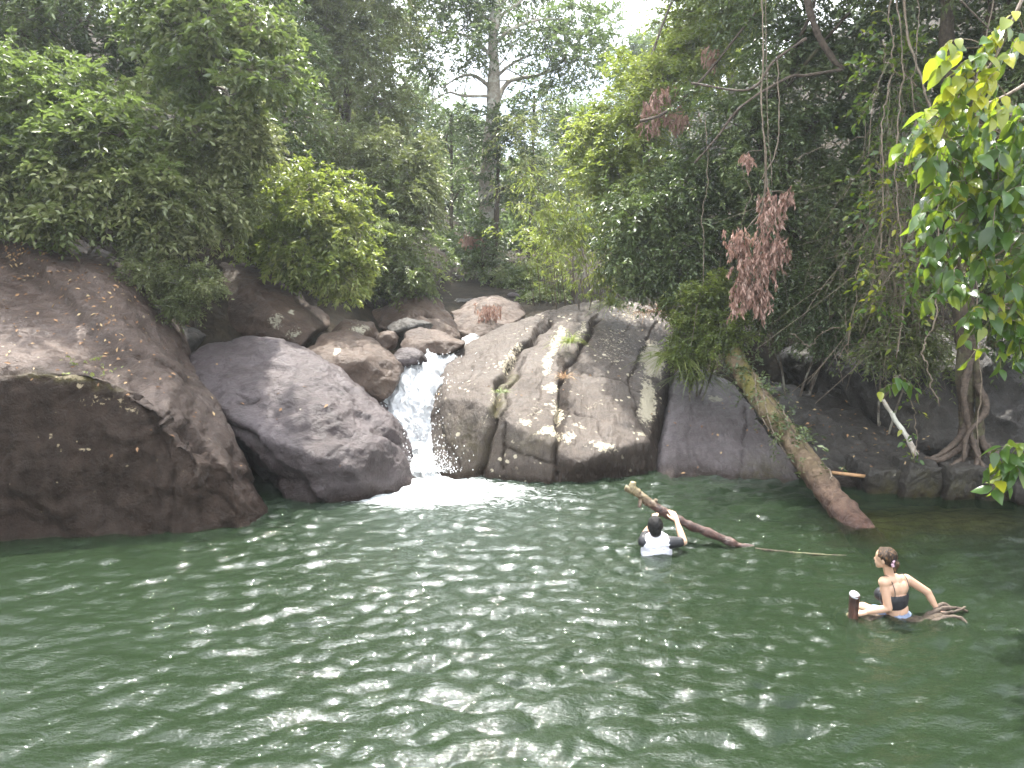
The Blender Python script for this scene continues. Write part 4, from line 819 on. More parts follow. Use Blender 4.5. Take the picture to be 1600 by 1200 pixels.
dead('dead leaves hanging by the top left of the vine', [ell(1110, 88, 14, 18, 15, .2)], 40, .085, 604)
dead('brown dried leaves on the face of the gabled boulder', [ell(765, 490, 20, 16, 18.4, .3)], 90, .08, 605)
dead('brown dead leaves low on the tall tree', [ell(738, 375, 18, 14, 25.5, .4)], 60, .13, 606)

# ------------------------------------------------------------------ vines
VG = 'vines hanging down the right bank'
def vine(label, pl, r0, mat='vine_dry', leaves=0, seed=0, wob=3.):
    r_ = np.random.default_rng(seed + 50); n_ = 60
    P_ = px3([(x_, y_, d_) for x_, y_, d_ in pl]); C_ = spline(P_, n_)
    w_ = np.cumsum(r_.normal(0, .012, (n_, 3)), 0); w_ -= np.linspace(0, 1, n_)[:, None] * w_[-1]; C_ = C_ + w_ * wob / 3
    mb = MB(); mb.tube(C_, .72 * r0 * (1 + .2 * np.sin(np.linspace(0, 30, n_))), 6)
    if leaves:
        t = thing('hanging_vine', label, 'vine', C_[-1], VG); mb.build('stem', M[mat], t, True)
        ml, mt = MB(), MB(); i_ = r_.integers(6, n_, leaves); sprays(ml, mt, C_[i_], r_.normal(0, 1, (leaves, 3)) + [0, 0, -.3], np.full(leaves, .18), 4, .10, .5, r_, .4, big=True, tw=.002); ml.build('leaves', M['leaf_vine'], t); settle(t); return
    tag(mb.build('hanging_vine', M[mat], None, True), label, 'vine', VG)
vine('thick paired liana dropping straight to the hanging dead branch', [(1190, -40, 12.2), (1193, 80, 12.2), (1190, 160, 12.2), (1196, 240, 12.2), (1200, 300, 12.2)], .016, seed=1, wob=1)
vine('thin straight liana just right of the thick one', [(1196, -40, 12.3), (1198, 100, 12.3), (1202, 200, 12.3), (1206, 290, 12.3)], .008, seed=2, wob=1)
vine('liana from the leaning limb down to the dead branch', [(1214, 95, 12.2), (1216, 150, 12.2), (1212, 230, 12.2), (1190, 280, 12.2)], .012, seed=3, wob=1)
vine('long thin vine trailing down in front of the dark leafy tree', [(1100, 180, 13.5), (1108, 270, 13.5), (1096, 350, 13.5), (1100, 440, 13.4), (1080, 540, 13.3)], .009, seed=4)
vine('pale vine curving down the left side of the vine curtain', [(1382, -30, 11.4), (1384, 60, 11.4), (1390, 110, 11.4), (1374, 200, 11.4), (1378, 300, 11.4), (1372, 420, 11.4)], .014, seed=5)
vine('pale vine descending through the middle of the curtain', [(1400, -30, 11.3), (1408, 70, 11.3), (1412, 150, 11.3), (1402, 250, 11.3), (1405, 340, 11.3), (1416, 460, 11.3), (1400, 560, 11.3)], .014, seed=6)
vine('thick pale vine slanting to the right at the top of the curtain', [(1410, -20, 11.2), (1418, 60, 11.2), (1440, 120, 11.2), (1446, 150, 11.2), (1460, 180, 11.2)], .022, seed=7, wob=1)
vine('vine crossing in a slack loop across the curtain', [(1380, 60, 11.3), (1396, 90, 11.3), (1424, 120, 11.3), (1432, 135, 11.3)], .012, seed=8)
vine('vine hanging by the dark trunk at the top', [(1432, -30, 11.2), (1430, 60, 11.2), (1422, 140, 11.2), (1432, 250, 11.2), (1426, 330, 11.2)], .009, seed=9)
vine('long bare vine ending over the ledge', [(1358, 250, 11.6), (1352, 330, 11.6), (1340, 420, 11.6), (1326, 500, 11.6), (1310, 560, 11.6)], .008, seed=10)
vine('knotted vine falling straight to the shore blocks', [(1450, 260, 11.0), (1456, 360, 11.0), (1450, 480, 11.0), (1436, 540, 11.0), (1442, 590, 11.0), (1468, 635, 11.0)], .014, seed=11, wob=4)
vine('leafy green vine dangling above the cube-like block', [(1405, 600, 10.9), (1420, 630, 10.9), (1428, 670, 10.9), (1424, 715, 10.9), (1420, 740, 10.9)], .008, leaves=9, seed=12)
vine('wiry vine arching low over the dark ledge', [(1235, 520, 12.3), (1262, 545, 12.3), (1280, 530, 12.3), (1312, 512, 12.3)], .011, seed=13)
vine('dry vine looping through the dark bush on the right bank', [(1160, 250, 12.9), (1170, 300, 12.9), (1158, 330, 12.9), (1150, 400, 12.9)], .007, seed=14)
vine('long liana sweeping from the top down to the rooted tree', [(1560, -30, 10.8), (1535, 140, 10.8), (1520, 300, 10.8), (1530, 430, 10.8), (1535, 560, 10.8), (1528, 700, 10.8)], .011, seed=15)
vine('thin vine swinging left across the leaf wall', [(1370, 200, 12.0), (1330, 215, 12.2), (1280, 225, 12.4), (1240, 250, 12.4)], .007, seed=16)
r_ = np.random.default_rng(61); mb = MB()
for k in range(190):
    a = r_.normal(1402, 26); b = r_.uniform(80, 430); ln = r_.uniform(60, 190); Y0 = r_.uniform(11.2, 12.0); sw = r_.normal(0, 34)
    if k > 110: a = r_.normal(1400, 34); b = r_.uniform(250, 430); sw = r_.normal(0, 60); ln = r_.uniform(60, 170)
    mb.tube(spline(px3([(a, b, Y0), (a + sw * .4 + r_.normal(0, 10), b + ln * .4, Y0 + r_.normal(0, .1)), (a + sw + r_.normal(0, 8), b + ln, Y0 + r_.normal(0, .15))]), 12), r_.uniform(.0014, .0036), 4)
stuff(mb.build('vine_tangle', M['vine_dry']), 'dense tangle of thin dry rootlets hanging within the vine curtain', 'vine tangle')
mb = MB()
for k in range(90):
    a = r_.uniform(1290, 1500); b = r_.uniform(330, 560); Y0 = r_.uniform(11.6, 12.6); an = r_.normal(0, .7); ln = r_.uniform(30, 120)
    mb.tube(spline(px3([(a, b, Y0), (a + math.sin(an) * ln * .5 + r_.normal(0, 6), b + math.cos(an) * ln * .5, Y0), (a + math.sin(an) * ln, b + math.cos(an) * ln + r_.normal(0, 6), Y0)]), 8), r_.uniform(.0015, .004), 4)
stuff(mb.build('rootlets', M['vine_dry']), 'scattered dry creeper stems over the pale-leaved bush', 'creeper stems')

plant('climber', 'sparse climber with large pale leaves growing through the vine curtain', 'climber', [ell(1395, 120, 70, 110, 11.6, .3), ell(1405, 290, 75, 110, 11.5, .3), ell(1400, 450, 80, 90, 11.3, .3)], 230, .115, .48, 'leaf_vine', 640, K=5, S_=.3, droop=.5, lump=.3, base=gp(1420, 13.0), big=True, limbs=False, bark='vine_dry')
# bare limbs crossing the right-hand trees
for pl, r0, lb in [([(1255, -30, 13), (1272, 40, 13), (1300, 90, 13), (1318, 108, 13)], .06, 'thick spotted limb coming down from the top of the leaf wall'), ([(1318, 108, 13), (1260, 118, 13), (1230, 122, 13), (1160, 165, 13), (1120, 215, 13.2), (1085, 255, 13.3)], .027, 'long bare limb running left across the leaf wall'),
                   ([(1260, 60, 13), (1210, 95, 13), (1170, 140, 13.1), (1080, 130, 13.5)], .028, 'thin bare limb above the long one'), ([(1000, 190, 15), (1040, 175, 15), (1100, 120, 14.6), (1180, 20, 14.2)], .03, 'bare limb rising through the dead leaves at the top'), ([(1500, 0, 9.5), (1560, 60, 9.5)], .01, 'thin twig in the top right')]:
    mb = MB(); C_ = spline(px3(pl), 40); mb.tube(C_, np.linspace(r0, r0 * .6, 40), 9, None, .3, 4); tag(mb.build('bare_limb', M['bark_root']), lb, 'branch', 'bare limbs among the right-hand trees'); 

# ------------------------------------------------------------------ rooted tree on the right bank
b0 = Pn(1515, 722, 11.6); t = thing('rooted_tree', 'twisted tree with splayed roots standing on the right-hand stone blocks', 'tree', b0)
mb = MB()
for pl, ra, rb in [([(1518, 722, 11.6), (1510, 640, 11.6), (1508, 540, 11.6), (1500, 400, 11.7), (1500, 260, 11.8), (1484, 120, 11.9), (1478, -60, 12)], .13, .1), ([(1528, 725, 11.5), (1530, 640, 11.5), (1520, 540, 11.5), (1516, 420, 11.6), (1505, 260, 11.7)], .07, .05), ([(1510, 300, 11.7), (1530, 120, 11.8), (1560, -50, 12)], .07, .05)]:
    C_ = spline(px3(pl), 50); mb.tube(C_, np.linspace(ra, rb, 50), 12, None, .35, 9)
mb.build('trunk', M['bark_dark'], t, True)
for k, pl in enumerate([[(1512, 660, 11.5), (1495, 690, 11.35), (1465, 712, 11.2), (1435, 722, 11.1)], [(1512, 680, 11.5), (1490, 705, 11.3), (1462, 722, 11.1)], [(1515, 690, 11.5), (1505, 715, 11.2), (1485, 728, 11.0)], [(1522, 690, 11.4), (1528, 715, 11.1), (1524, 735, 10.95)], [(1528, 600, 11.4), (1540, 640, 11.3), (1512, 680, 11.2), (1505, 722, 11.1)],
                        [(1530, 680, 11.5), (1545, 710, 11.3), (1560, 725, 11.1)], [(1532, 690, 11.5), (1565, 715, 11.2), (1600, 745, 10.9)], [(1516, 560, 11.4), (1506, 620, 11.3), (1520, 690, 11.2), (1540, 738, 10.9)], [(1500, 700, 11.4), (1470, 718, 11.15), (1445, 716, 11.1)]]):
    mb = MB(); mb.tube(spline(px3(pl), 30), np.linspace(.06, .02, 30), 8, None, .3, k); mb.build('root', M['bark_root'], t, True)
settle(t)
mb = MB(); mb.tube(spline(px3([(1378, 622, 11.6), (1395, 650, 11.5), (1415, 680, 11.4), (1432, 712, 11.2)]), 30), np.linspace(.025, .045, 30), 9, None, .3, 5)
tag(mb.build('dead_stem', M['bark_pale']), 'short mottled dead stem leaning above the shore blocks', 'dead stem')
mb = MB(); mb.tube(px3([(1286, 737, 11.35), (1322, 741, 11.2), (1358, 745, 11.1)]), .028, 10); n_ = mat_plain('tan_cane', (.42, .24, .12), .5, .2)
tag(mb.build('cane', n_, None, True), 'tan cane lying across the ledge beside the fallen trunk', 'cane')

# ------------------------------------------------------------------ fallen trunk
n = NT('fallen_trunk_bark'); v = n.obj(); f1 = n.noise(5, 7, .7, v, .8); a = n.sep(n.attr('mask', 'Color'))
col = n.ramp(f1, [(.3, (.05, .03, .018)), (.5, (.17, .115, .072)), (.72, (.38, .29, .19))])
col = n.mix(n.math('MULTIPLY', a[1], n.ramp(n.noise(3, 5, .6, v), [(.38, (0, 0, 0)), (.6, (1, 1, 1))])), col, (.16, .14, .03))
col = n.mix(a[0], col, n.ramp(f1, [(.3, (.028, .012, .008)), (.7, (.13, .062, .040))]))
M['log'] = n.done(n.princ(col, n.ramp(a[0], [(0, (.7,) * 3), (1, (.28,) * 3)]), .5, n.bump(n.noise(9, 7, .75, v, 1.), .06, 1.)).outputs[0])
pl = [(1118, 440, 14.6), (1128, 500, 14.0), (1150, 565, 13.1), (1190, 625, 12.2), (1235, 685, 11.3), (1283, 752, 10.4), (1322, 806, 9.75)]
P_ = np.vstack([px3(pl), px3(pl)[-1] + [.32, -.55, -.42], px3(pl)[-1] + [.6, -1.1, -.9]])
C_ = spline(P_, 120); Cf = spline(P_, 360); R_ = np.interp(np.linspace(0, 1, 120), [0, .3, .6, .8, 1], [.15, .16, .17, .175, .14])
mb = MB(); mb.tube(Cf, np.interp(np.linspace(0, 1, 360), np.linspace(0, 1, 120), R_), 48, None, .13, 12)
v_ = mb.V[0][:-2]; ctr = np.repeat(Cf, 48, 0); nr_ = norm(v_ - ctr); sq = v_ * [1.6, .8, .8]; pl_ = fbm(sq, 5, 4, 90); v_ += nr_ * (.014 * fbm(sq, 9, 3, 91) - .020 * np.clip(1 - np.abs(pl_) / .10, 0, 1))[:, None]; kn = [(150, .4), (205, 2.2), (262, 4.0), (290, 1.0)]
for i_, an_ in kn:
    c0_ = v_[i_ * 48 + int(an_ / 6.283 * 48)]; dd_ = np.linalg.norm(v_ - c0_, axis=1); v_ += nr_ * (.05 * np.exp(-(dd_ / .07) ** 2))[:, None]
mb.V[0][:-2] = v_
# a second, finer relief of bark plates
V = mb.V[0]; wet = np.clip(1 - (V[:, 2] - .05) / .75, 0, 1); mossv = np.clip((V[:, 2] - .3) / 1., 0, 1)
t = thing('fallen_trunk', 'thick fallen tree trunk sloping down the bank into the pool', 'fallen trunk', C_[100])
mb.build('trunk', M['log'], t, True, {'mask': np.stack([wet, mossv, wet * 0, wet * 0 + 1], -1)})
r_ = np.random.default_rng(3)
for k in range(3):
    q = np.linspace(.1 + .1 * k, .5 + .08 * k, 60); i_ = (q * 119).astype(int); an = np.linspace(0, 5 + k, 60) + k * 2
    T_ = norm(np.gradient(C_, axis=0))[i_]; A_ = norm(np.cross(T_, [0, 0, 1.])); B_ = np.cross(T_, A_)
    mk = MB(); mk.tube(C_[i_] + (R_[i_] * 1.06)[:, None] * (np.cos(an)[:, None] * A_ + np.sin(an)[:, None] * B_), .011, 6); tag(mk.build('clinging_vine', M['vine_dry'], None, True), ['thin pale vine wound round the upper part of the fallen trunk', 'thin pale vine wound round the middle of the fallen trunk', 'thin pale vine wound round the lower part of the fallen trunk'][k], 'vine', 'vines wound round the fallen trunk')
t2 = thing('creeper', 'small-leaved dark creeper growing along the upper half of the fallen trunk', 'creeper', C_[40]); ml, mt = MB(), MB(); q = (np.abs(r_.beta(1.1, 1.6, 330)) * 78).astype(int)
O = C_[q] + r_.normal(0, 1, (330, 3)) * [.14, .1, .10] + [0, 0, .12]; mt.tube(C_[2:80] + [0, -.03, .16], .009, 5); mt.tube(C_[2:72] + np.array([-.10, -.05, .09]), .007, 5); mt.F3 = []
sprays(ml, mt, O, r_.normal(0, 1, (330, 3)) + [0, -.3, .3], np.full(330, .2), 8, .075, .45, r_, .5, tw=.002); ml.build('leaves', M['leaf_dark'], t2); mt.build('stems', M['twig'], t2); settle(t2); settle(t)

# ------------------------------------------------------------------ broad-leaved branch close by on the right
def broad(label, twigs, seed, L=.14, limb=None):
    r_ = np.random.default_rng(seed); P0_ = px3([limb[0]])[0] if limb else px3([twigs[0][:3]])[0]
    t = thing('broad_leaved_branch', label, 'branch', P0_, 'broad-leaved branches at the right edge'); ml, mk = MB(), MB()
    if limb: mk.tube(spline(px3(limb), 30), np.linspace(.018, .006, 30), 7)
    for (a, b, Yd_, dx_, dy_, tb) in twigs:
        o_ = Pn(a, b, Yd_); e_ = Pn(a + dx_, b + dy_, Yd_ - .1); Tn = (e_ - o_); ln = np.linalg.norm(Tn); C_ = spline([o_, o_ + Tn * .5 + [0, 0, .04], e_], 10)
        if limb is not None:
            lb_ = spline(px3(limb), 30); q_ = lb_[np.argmin(np.linalg.norm(lb_ - o_, axis=1))]
            if np.linalg.norm(q_ - o_) > .03: C_ = np.vstack([spline([q_, (q_ + o_) / 2 + [0, 0, .05], o_], 8)[:-1], C_])
        mk.tube(C_, np.linspace(.005, .002, len(C_)), 5)
        K = max(5, int(ln / .055)); s_ = np.linspace(.1, 1, K); P_ = o_ + Tn * s_[:, None] + np.array([0, 0, .04]) * (4 * s_ * (1 - s_))[:, None]; alt = np.where(np.arange(K) % 2, 1, -1)[:, None]
        sd = norm(np.cross(Tn, [0, .4, 1.])); D = norm(Tn) * .5 + sd * alt * .75 + r_.normal(0, .28, (K, 3)) + [0, -.1, -.55]
        ll = L * r_.uniform(.6, 1.2, K); put_leaves(ml, P_, D, np.array([0, -.45, .8]) + r_.normal(0, .4, (K, 3)), ll, ll * .5, np.clip(tb + r_.normal(0, .22, K), 0, 1), True)
    ml.build('leaves', M['leaf_vine'], t); mk.build('stems', M['vine_dry'], t); settle(t)
r_ = np.random.default_rng(8)
broad('topmost broad-leaved branch with yellowing leaves, slanting in from the corner', [(1590 - 14 * k, 15 + 22 * k, 6.8, r_.uniform(-55, -20), r_.uniform(10, 55), (.95 if k % 2 == 0 or k > 4 else .6)) for k in range(9)] + [(1560, 110, 6.8, -30, 40, .98), (1500, 150, 6.8, -40, 60, .95), (1480, 170, 6.8, -45, 15, .62), (1590, 80, 6.9, -40, 30, .7), (1600, 50, 6.9, -30, 50, .8)] + [(1500 + 12 * k, 60 + 15 * k, 6.8, -40, 30, .9) for k in range(8)], 1, .19,
      [(1625, -60, 6.9), (1592, 10, 6.8), (1560, 80, 6.8), (1530, 125, 6.8), (1485, 172, 6.8)])
broad('broad-leaved branch below the topmost, its tip at the vine curtain', [(1480 + r_.uniform(-25, 40), 165 + 17 * k, 7.2, r_.uniform(-60, 10), r_.uniform(8, 50), (.4 if k % 3 else .85)) for k in range(9)] + [(1450 + 8 * k, 190 + 14 * k, 7.1, -30 + 5 * k, 35, .5 + .04 * (k % 4)) for k in range(10)] + [(1520, 200 + 30 * k, 7.2, -30 + 20 * k, 20, .4) for k in range(4)], 2, .19, [(1620, 120, 7.4), (1570, 150, 7.3), (1520, 170, 7.2), (1470, 190, 7.2)])
broad('dense middle cluster of glossy broad leaves at the right edge', [(r_.uniform(1450, 1640), r_.uniform(150, 350), r_.uniform(6.6, 7.8), r_.uniform(-50, 20), r_.uniform(5, 50), .35) for k in range(95)], 3, .19, [(1640, 180, 7.6), (1590, 240, 7.5), (1560, 300, 7.4)])
broad('drooping broad leaves beneath the middle cluster', [(r_.uniform(1450, 1640), r_.uniform(330, 465), r_.uniform(7, 7.8), r_.uniform(-45, 25), r_.uniform(10, 55), .42) for k in range(60)], 4, .185, [(1640, 330, 7.6), (1570, 390, 7.5), (1500, 430, 7.4)])
broad('lowest-hanging tips of broad leaves before the rooted trunk', [(r_.uniform(1520, 1630), r_.uniform(445, 550), r_.uniform(6.9, 7.5), r_.uniform(-30, 20), r_.uniform(15, 50), .48) for k in range(26)], 5, .19, [(1630, 420, 7.4), (1580, 450, 7.3), (1550, 500, 7.2)])
broad('separate low branch of light green leaves over the far right stones', [(1610, 695, 6.9, -55, 12, .5), (1605, 715, 6.9, -60, 20, .6), (1600, 725, 6.9, -45, 40, .55), (1615, 700, 6.9, -50, -2, .45), (1620, 705, 6.9, -60, 30, .5), (1590, 712, 6.9, -38, 12, .5), (1600, 735, 6.9, -50, 25, .45)], 6, .19, [(1660, 690, 7.0), (1600, 712, 6.9), (1560, 735, 6.9)])
broad('pale broad leaves sprouting above the dead stem', [(1395, 590, 10.8, 20, 12, .5), (1400, 600, 10.8, -25, 12, .5), (1410, 590, 10.8, 25, 25, .4)], 7, .2, [(1380, 622, 11.5), (1395, 605, 10.9), (1402, 592, 10.8)])

# ------------------------------------------------------------------ litter on the rocks
dg = bpy.context.evaluated_depsgraph_get(); dg.update()
def on_rock(px_, py_):
    o = Vector((0, 0, CH)); d = Vector(Pn(px_, py_, 10.)) - o; d.normalize()
    h, loc, nn, _, ob, _ = S.ray_cast(dg, o, d, distance=60)
    return (np.array(loc), np.array(nn), ob.name) if h else None
mb = MB(); r_ = np.random.default_rng(9); PP, DD, NN = [], [], []
spots_ = [(120, 420, 45, 22, 60), (60, 390, 40, 14, 60), (165, 500, 22, 30, 50), (20, 400, 25, 25, 60), (110, 500, 90, 60, 50), (200, 560, 50, 40, 35), (270, 640, 50, 50, 30), (1290, 650, 60, 30, 70), (1210, 640, 30, 30, 30), (1390, 700, 40, 15, 30), (985, 490, 40, 12, 40), (900, 560, 100, 60, 30), (1140, 660, 50, 50, 20), (60, 470, 50, 40, 30), (450, 650, 100, 60, 12), (1180, 590, 30, 20, 25)]
meshes = {}
import mathutils
bv = []
for o in [o for o in S.objects if o.get('category') == 'rock']:
    me = o.data; bv.append(mathutils.bvhtree.BVHTree.FromPolygons([v_.co for v_ in me.vertices], [tuple(p_.vertices) for p_ in me.polygons]))
for (cx, cy, sx, sy, n_) in spots_:
    for k in range(n_):
        o = Vector((0, 0, CH)); d = Vector(Pn(r_.normal(cx, sx), r_.normal(cy, sy), 10.)) - o; d.normalize(); best = None
        for b_ in bv:
            h = b_.ray_cast(o, d, 60)
            if h[0] is not None and (best is None or h[3] < best[3]): best = h
        if best is None or best[1].z < .35: continue
        PP.append(np.array(best[0]) + np.array(best[1]) * .012); NN.append(np.array(best[1]) + r_.normal(0, .25, 3)); DD.append(np.cross(NN[-1], r_.normal(0, 1, 3)))
ll = .075 * r_.uniform(.5, 1.2, len(PP)); put_leaves(mb, np.array(PP), np.array(DD), np.array(NN), ll, ll * .45, r_.uniform(0, 1, len(PP)))
stuff(mb.build('fallen_leaves', M['leaf_litter']), 'dry fallen leaves scattered over the rocks', 'leaf litter')
del bv

# ------------------------------------------------------------------ people
def capsule(p0, p1, r0, r1, n_=14, flat=None):
    p0 = np.array(p0, float); p1 = np.array(p1, float); ax = norm(p1 - p0); ref = np.array([0, 1., 0]) if abs(ax[1]) < .9 else np.array([1., 0, 0])
    A_ = norm(np.cross(ref, ax)); B_ = np.cross(ax, A_); q = np.linspace(0, np.pi / 2, 5)
    off = np.concatenate([-np.cos(q[:-1]) * r0, [0], [np.linalg.norm(p1 - p0)], np.linalg.norm(p1 - p0) + np.sin(q[1:]) * r1]); rr = np.concatenate([np.sin(q[:-1]) * r0, [r0], [r1], np.cos(q[1:]) * r1]); rr = np.maximum(rr, 1e-4)
    a = np.linspace(0, 2 * np.pi, n_, endpoint=False); fa, fb = flat or (1, 1)
    V = p0 + off[:, None, None] * ax + rr[:, None, None] * (fa * np.cos(a)[None, :, None] * A_ + fb * np.sin(a)[None, :, None] * B_); m_ = len(off)
    F_ = [[i * n_ + j, i * n_ + (j + 1) % n_, (i + 1) * n_ + (j + 1) % n_, (i + 1) * n_ + j] for i in range(m_ - 1) for j in range(n_)] + [list(range(n_))[::-1], [(m_ - 1) * n_ + j for j in range(n_)]]
    return (V.reshape(-1, 3), F_)
def ellip(c_, r3, R=None, n_=16):
    th = np.linspace(.02, np.pi - .02, 11); a = np.linspace(0, 2 * np.pi, n_, endpoint=False)
    V = np.stack([np.sin(th)[:, None] * np.cos(a), np.sin(th)[:, None] * np.sin(a), np.cos(th)[:, None] + 0 * a], -1).reshape(-1, 3) * np.array(r3)
    if R is not None: V = V @ np.array(R).T
    F_ = [[i * n_ + j, i * n_ + (j + 1) % n_, (i + 1) * n_ + (j + 1) % n_, (i + 1) * n_ + j] for i in range(10) for j in range(n_)] + [list(range(n_))[::-1], [10 * n_ + j for j in range(n_)]]
    return (V + np.array(c_), F_)
def soft(name, shells, voxel, it, mat, parent, disp=None):
    me, V, N = to_mesh(shells, voxel, it)
    if disp: V = V + N * disp(V)[:, None]; me.vertices.foreach_set('co', V.astype(np.float32).ravel())
    me.polygons.foreach_set('use_smooth', np.ones(len(me.polygons), bool)); me.update(); me.name = name; me.materials.clear()
    return link(name, me, mat, parent)
def rotz(a): c_, s_ = math.cos(a), math.sin(a); return np.array([[c_, -s_, 0], [s_, c_, 0], [0, 0, 1]])
n = NT('skin'); v = n.obj(); p = n.princ(n.mix(n.noise(18, 4, .6, v), (.50, .30, .20), (.62, .40, .28)), .42, .45); p.inputs['Subsurface Weight'].default_value = .08; p.inputs['Subsurface Radius'].default_value = (.02, .008, .004)
M['skin'] = n.done(p.outputs[0])
n = NT('black_hair'); v = n.obj((60, 60, 8)); p = n.princ(n.mix(n.noise(3, 4, .6, v), (.004, .0035, .0035), (.014, .012, .011)), .45, .3, n.bump(n.noise(4, 3, .6, v), .01, .8)); M['hair'] = n.done(p.outputs[0])
n = NT('streaked_hair'); v = n.obj((50, 50, 9)); p = n.princ(n.ramp(n.noise(2.2, 3, .6, v), [(.50, (.012, .008, .006)), (.70, (.26, .14, .065))]), .45, .3, n.bump(n.noise(4, 3, .6, v), .01, .8)); M['hair2'] = n.done(p.outputs[0])
def hand(wr, d, side, nrm, s_=1., curl=.5, thumb=1):
    """palm, five jointed fingers of different lengths; d along the hand, side toward the thumb, nrm out of the back"""
    d, side, nrm = norm(np.array(d, float)), norm(np.array(side, float)), norm(np.array(nrm, float)); o = []
    pc = wr + d * .045 * s_
    o.append(capsule(wr, wr + d * .075 * s_ + side * .018, .024 * s_, .024 * s_, 12)); o.append(capsule(wr + side * -.012, wr + d * .075 * s_ - side * .02, .022 * s_, .022 * s_, 12))
    for k, (of, ln) in enumerate([(.032, .072), (.011, .082), (-.011, .076), (-.031, .06)]):
        b = wr + d * .085 * s_ + side * of * s_; dd = d + side * of * 2.2; 
        for j, (fr, cu) in enumerate([(.42, .35), (.33, 1.0), (.25, 1.7)]):
            e = b + norm(dd * math.cos(cu * curl) - nrm * math.sin(cu * curl)) * ln * fr * s_ * 1.15; o.append(capsule(b, e, (.0095 - .001 * j) * s_, (.0088 - .001 * j) * s_, 8)); b = e
    b = wr + d * .025 * s_ + side * .03 * s_ * thumb; e = b + (d * .6 + side * .75 * thumb - nrm * .2) * .042 * s_; o.append(capsule(b, e, .012 * s_, .0105 * s_, 8)); o.append(capsule(e, e + (d * .9 + side * .25 * thumb - nrm * .4) * .032 * s_, .0105 * s_, .009 * s_, 8))
    return o

# --- man in the water, seen from behind, hands on the raised log
def Q(x_, y_, Y_): return Pn(x_, y_, Y_)
Ym = 8.45; hc = Q(1023.5, 822, Ym); sL = Q(1009, 846, Ym + .02); sR = Q(1045, 847, Ym); nk = Q(1026, 841, Ym); el = Q(1068, 846.5, Ym + .02); wr = Q(1057.5, 815, Ym + .2)
elL = Q(1009, 833, Ym + .22); wrL = Q(1019, 818, Ym + .24)
pel = nk + np.array([.0, .04, -.62])
man = thing('person', 'person from behind, chest-deep in a white shirt with black sleeves, gripping the raised log', 'person', pel + [0, 0, -.9])
R0 = rotz(-.12)
body = [capsule(nk + [0, .0, -.05], hc + [0, .01, -.05], .058, .055), ellip(hc + [0, .012, .005], (.078, .095, .105), R0), ellip(hc + [.004, .05, -.045], (.058, .06, .06), R0), ellip(hc + [.012, .112, -.012], (.012, .016, .022)), ellip(hc + [.078, .012, -.012], (.009, .018, .03)), ellip(hc + [-.078, .012, -.012], (.009, .018, .03)),
        capsule(sL, sR, .066, .066), capsule((sL + sR) / 2 + [0, .02, -.03], pel, .14, .125, 18, (1.2, .8)), capsule(pel + [-.09, .03, 0], pel + [-.11, .08, -.45], .085, .06), capsule(pel + [.09, .03, 0], pel + [.12, .05, -.45], .085, .06), capsule(pel + [-.11, .08, -.45], pel + [-.12, .0, -.86], .055, .038), capsule(pel + [.12, .05, -.45], pel + [.13, -.03, -.86], .055, .038),
        capsule(pel + [-.12, 0, -.88], pel + [-.13, .16, -.92], .035, .028), capsule(pel + [.13, -.03, -.88], pel + [.14, .13, -.92], .035, .028),
        capsule(sR, el, .052, .043), capsule(el, el + (wr - el) * .4, .043, .042), capsule(el + (wr - el) * .4, wr, .042, .027), capsule(sL, elL, .052, .043), capsule(elL, wrL, .043, .027)]
body += hand(wr, wr - el + np.array([-.03, .02, 0]), [-1, .1, .1], [0, -1, .25], 1.05, .55, 1) + hand(wrL, [.22, .25, .42], [1, .1, 0], [0, -1, .3], .95, .8, 1)
soft('body', body, .0055, 4, M['skin'], man)
n = NT('white_jersey'); v = n.obj(); p = n.princ(n.mix(n.noise(9, 4, .6, v), (.66, .64, .72), (.76, .75, .80)), .6, .3, n.bump(n.noise(14, 4, .6, n.obj((1, 1, 2.2)), .5), .03, .7)); M['shirt'] = n.done(p.outputs[0])
M['black_cloth'] = mat_plain('black_jersey', (.022, .022, .025), .55, .3, 30, .4, .006)
soft('shirt', [capsule(sL + [.01, 0, -.005], sR - [.012, 0, .005], .074, .074, 16), capsule(nk + [0, 0, -.03], (sL + sR) / 2, .06, .08, 16, (1.5, .9)), capsule((sL + sR) / 2 + [0, .02, -.035], pel + [0, 0, .1], .15, .145, 20, (1.2, .82)), capsule(nk + [0, 0, -.045], nk + [0, 0, -.02], .07, .06)], .008, 6, M['shirt'], man, lambda V_: .006 * fbm(V_ * [1, 1, 2.2], 9, 3, 3))
soft('sleeve', [capsule(sR + [.012, 0, -.004], sR + (el - sR) * .74, .077, .058, 14)], .008, 3, M['black_cloth'], man, lambda V_: .004 * fbm(V_, 16, 3, 3))
soft('sleeve', [capsule(sL + [-.012, .01, -.004], sL + (elL - sL) * .74, .077, .058, 14)], .008, 3, M['black_cloth'], man, lambda V_: .004 * fbm(V_, 16, 3, 3))
soft('collar', [capsule(nk + [0, 0, -.03], nk + [0, 0.0, -.012], .064, .061, 16)], .006, 2, M['black_cloth'], man)
hs = [ellip(hc + [0, -.004, .012], (.086, .102, .112), R0), ellip(hc + [0, -.035, -.045], (.07, .066, .07), R0)]
for k in range(26):
    a_ = k * 2.4; u_ = norm(np.array([math.cos(a_), math.sin(a_) * .9 - .2, .9 - .05 * k])); b_ = hc + u_ * [.082, .098, .108]; hs.append(capsule(b_, b_ + u_ * .012 + np.array([.006, -.004, -.012]), .011, .004, 6))
soft('hair', hs, .006, 1, M['hair'], man, lambda V_: .003 * fbm(V_ * [3, 3, 1], 22, 2, 1))
sh_ = mat_plain('dark_swim_shorts', (.03, .035, .05), .7, .2)
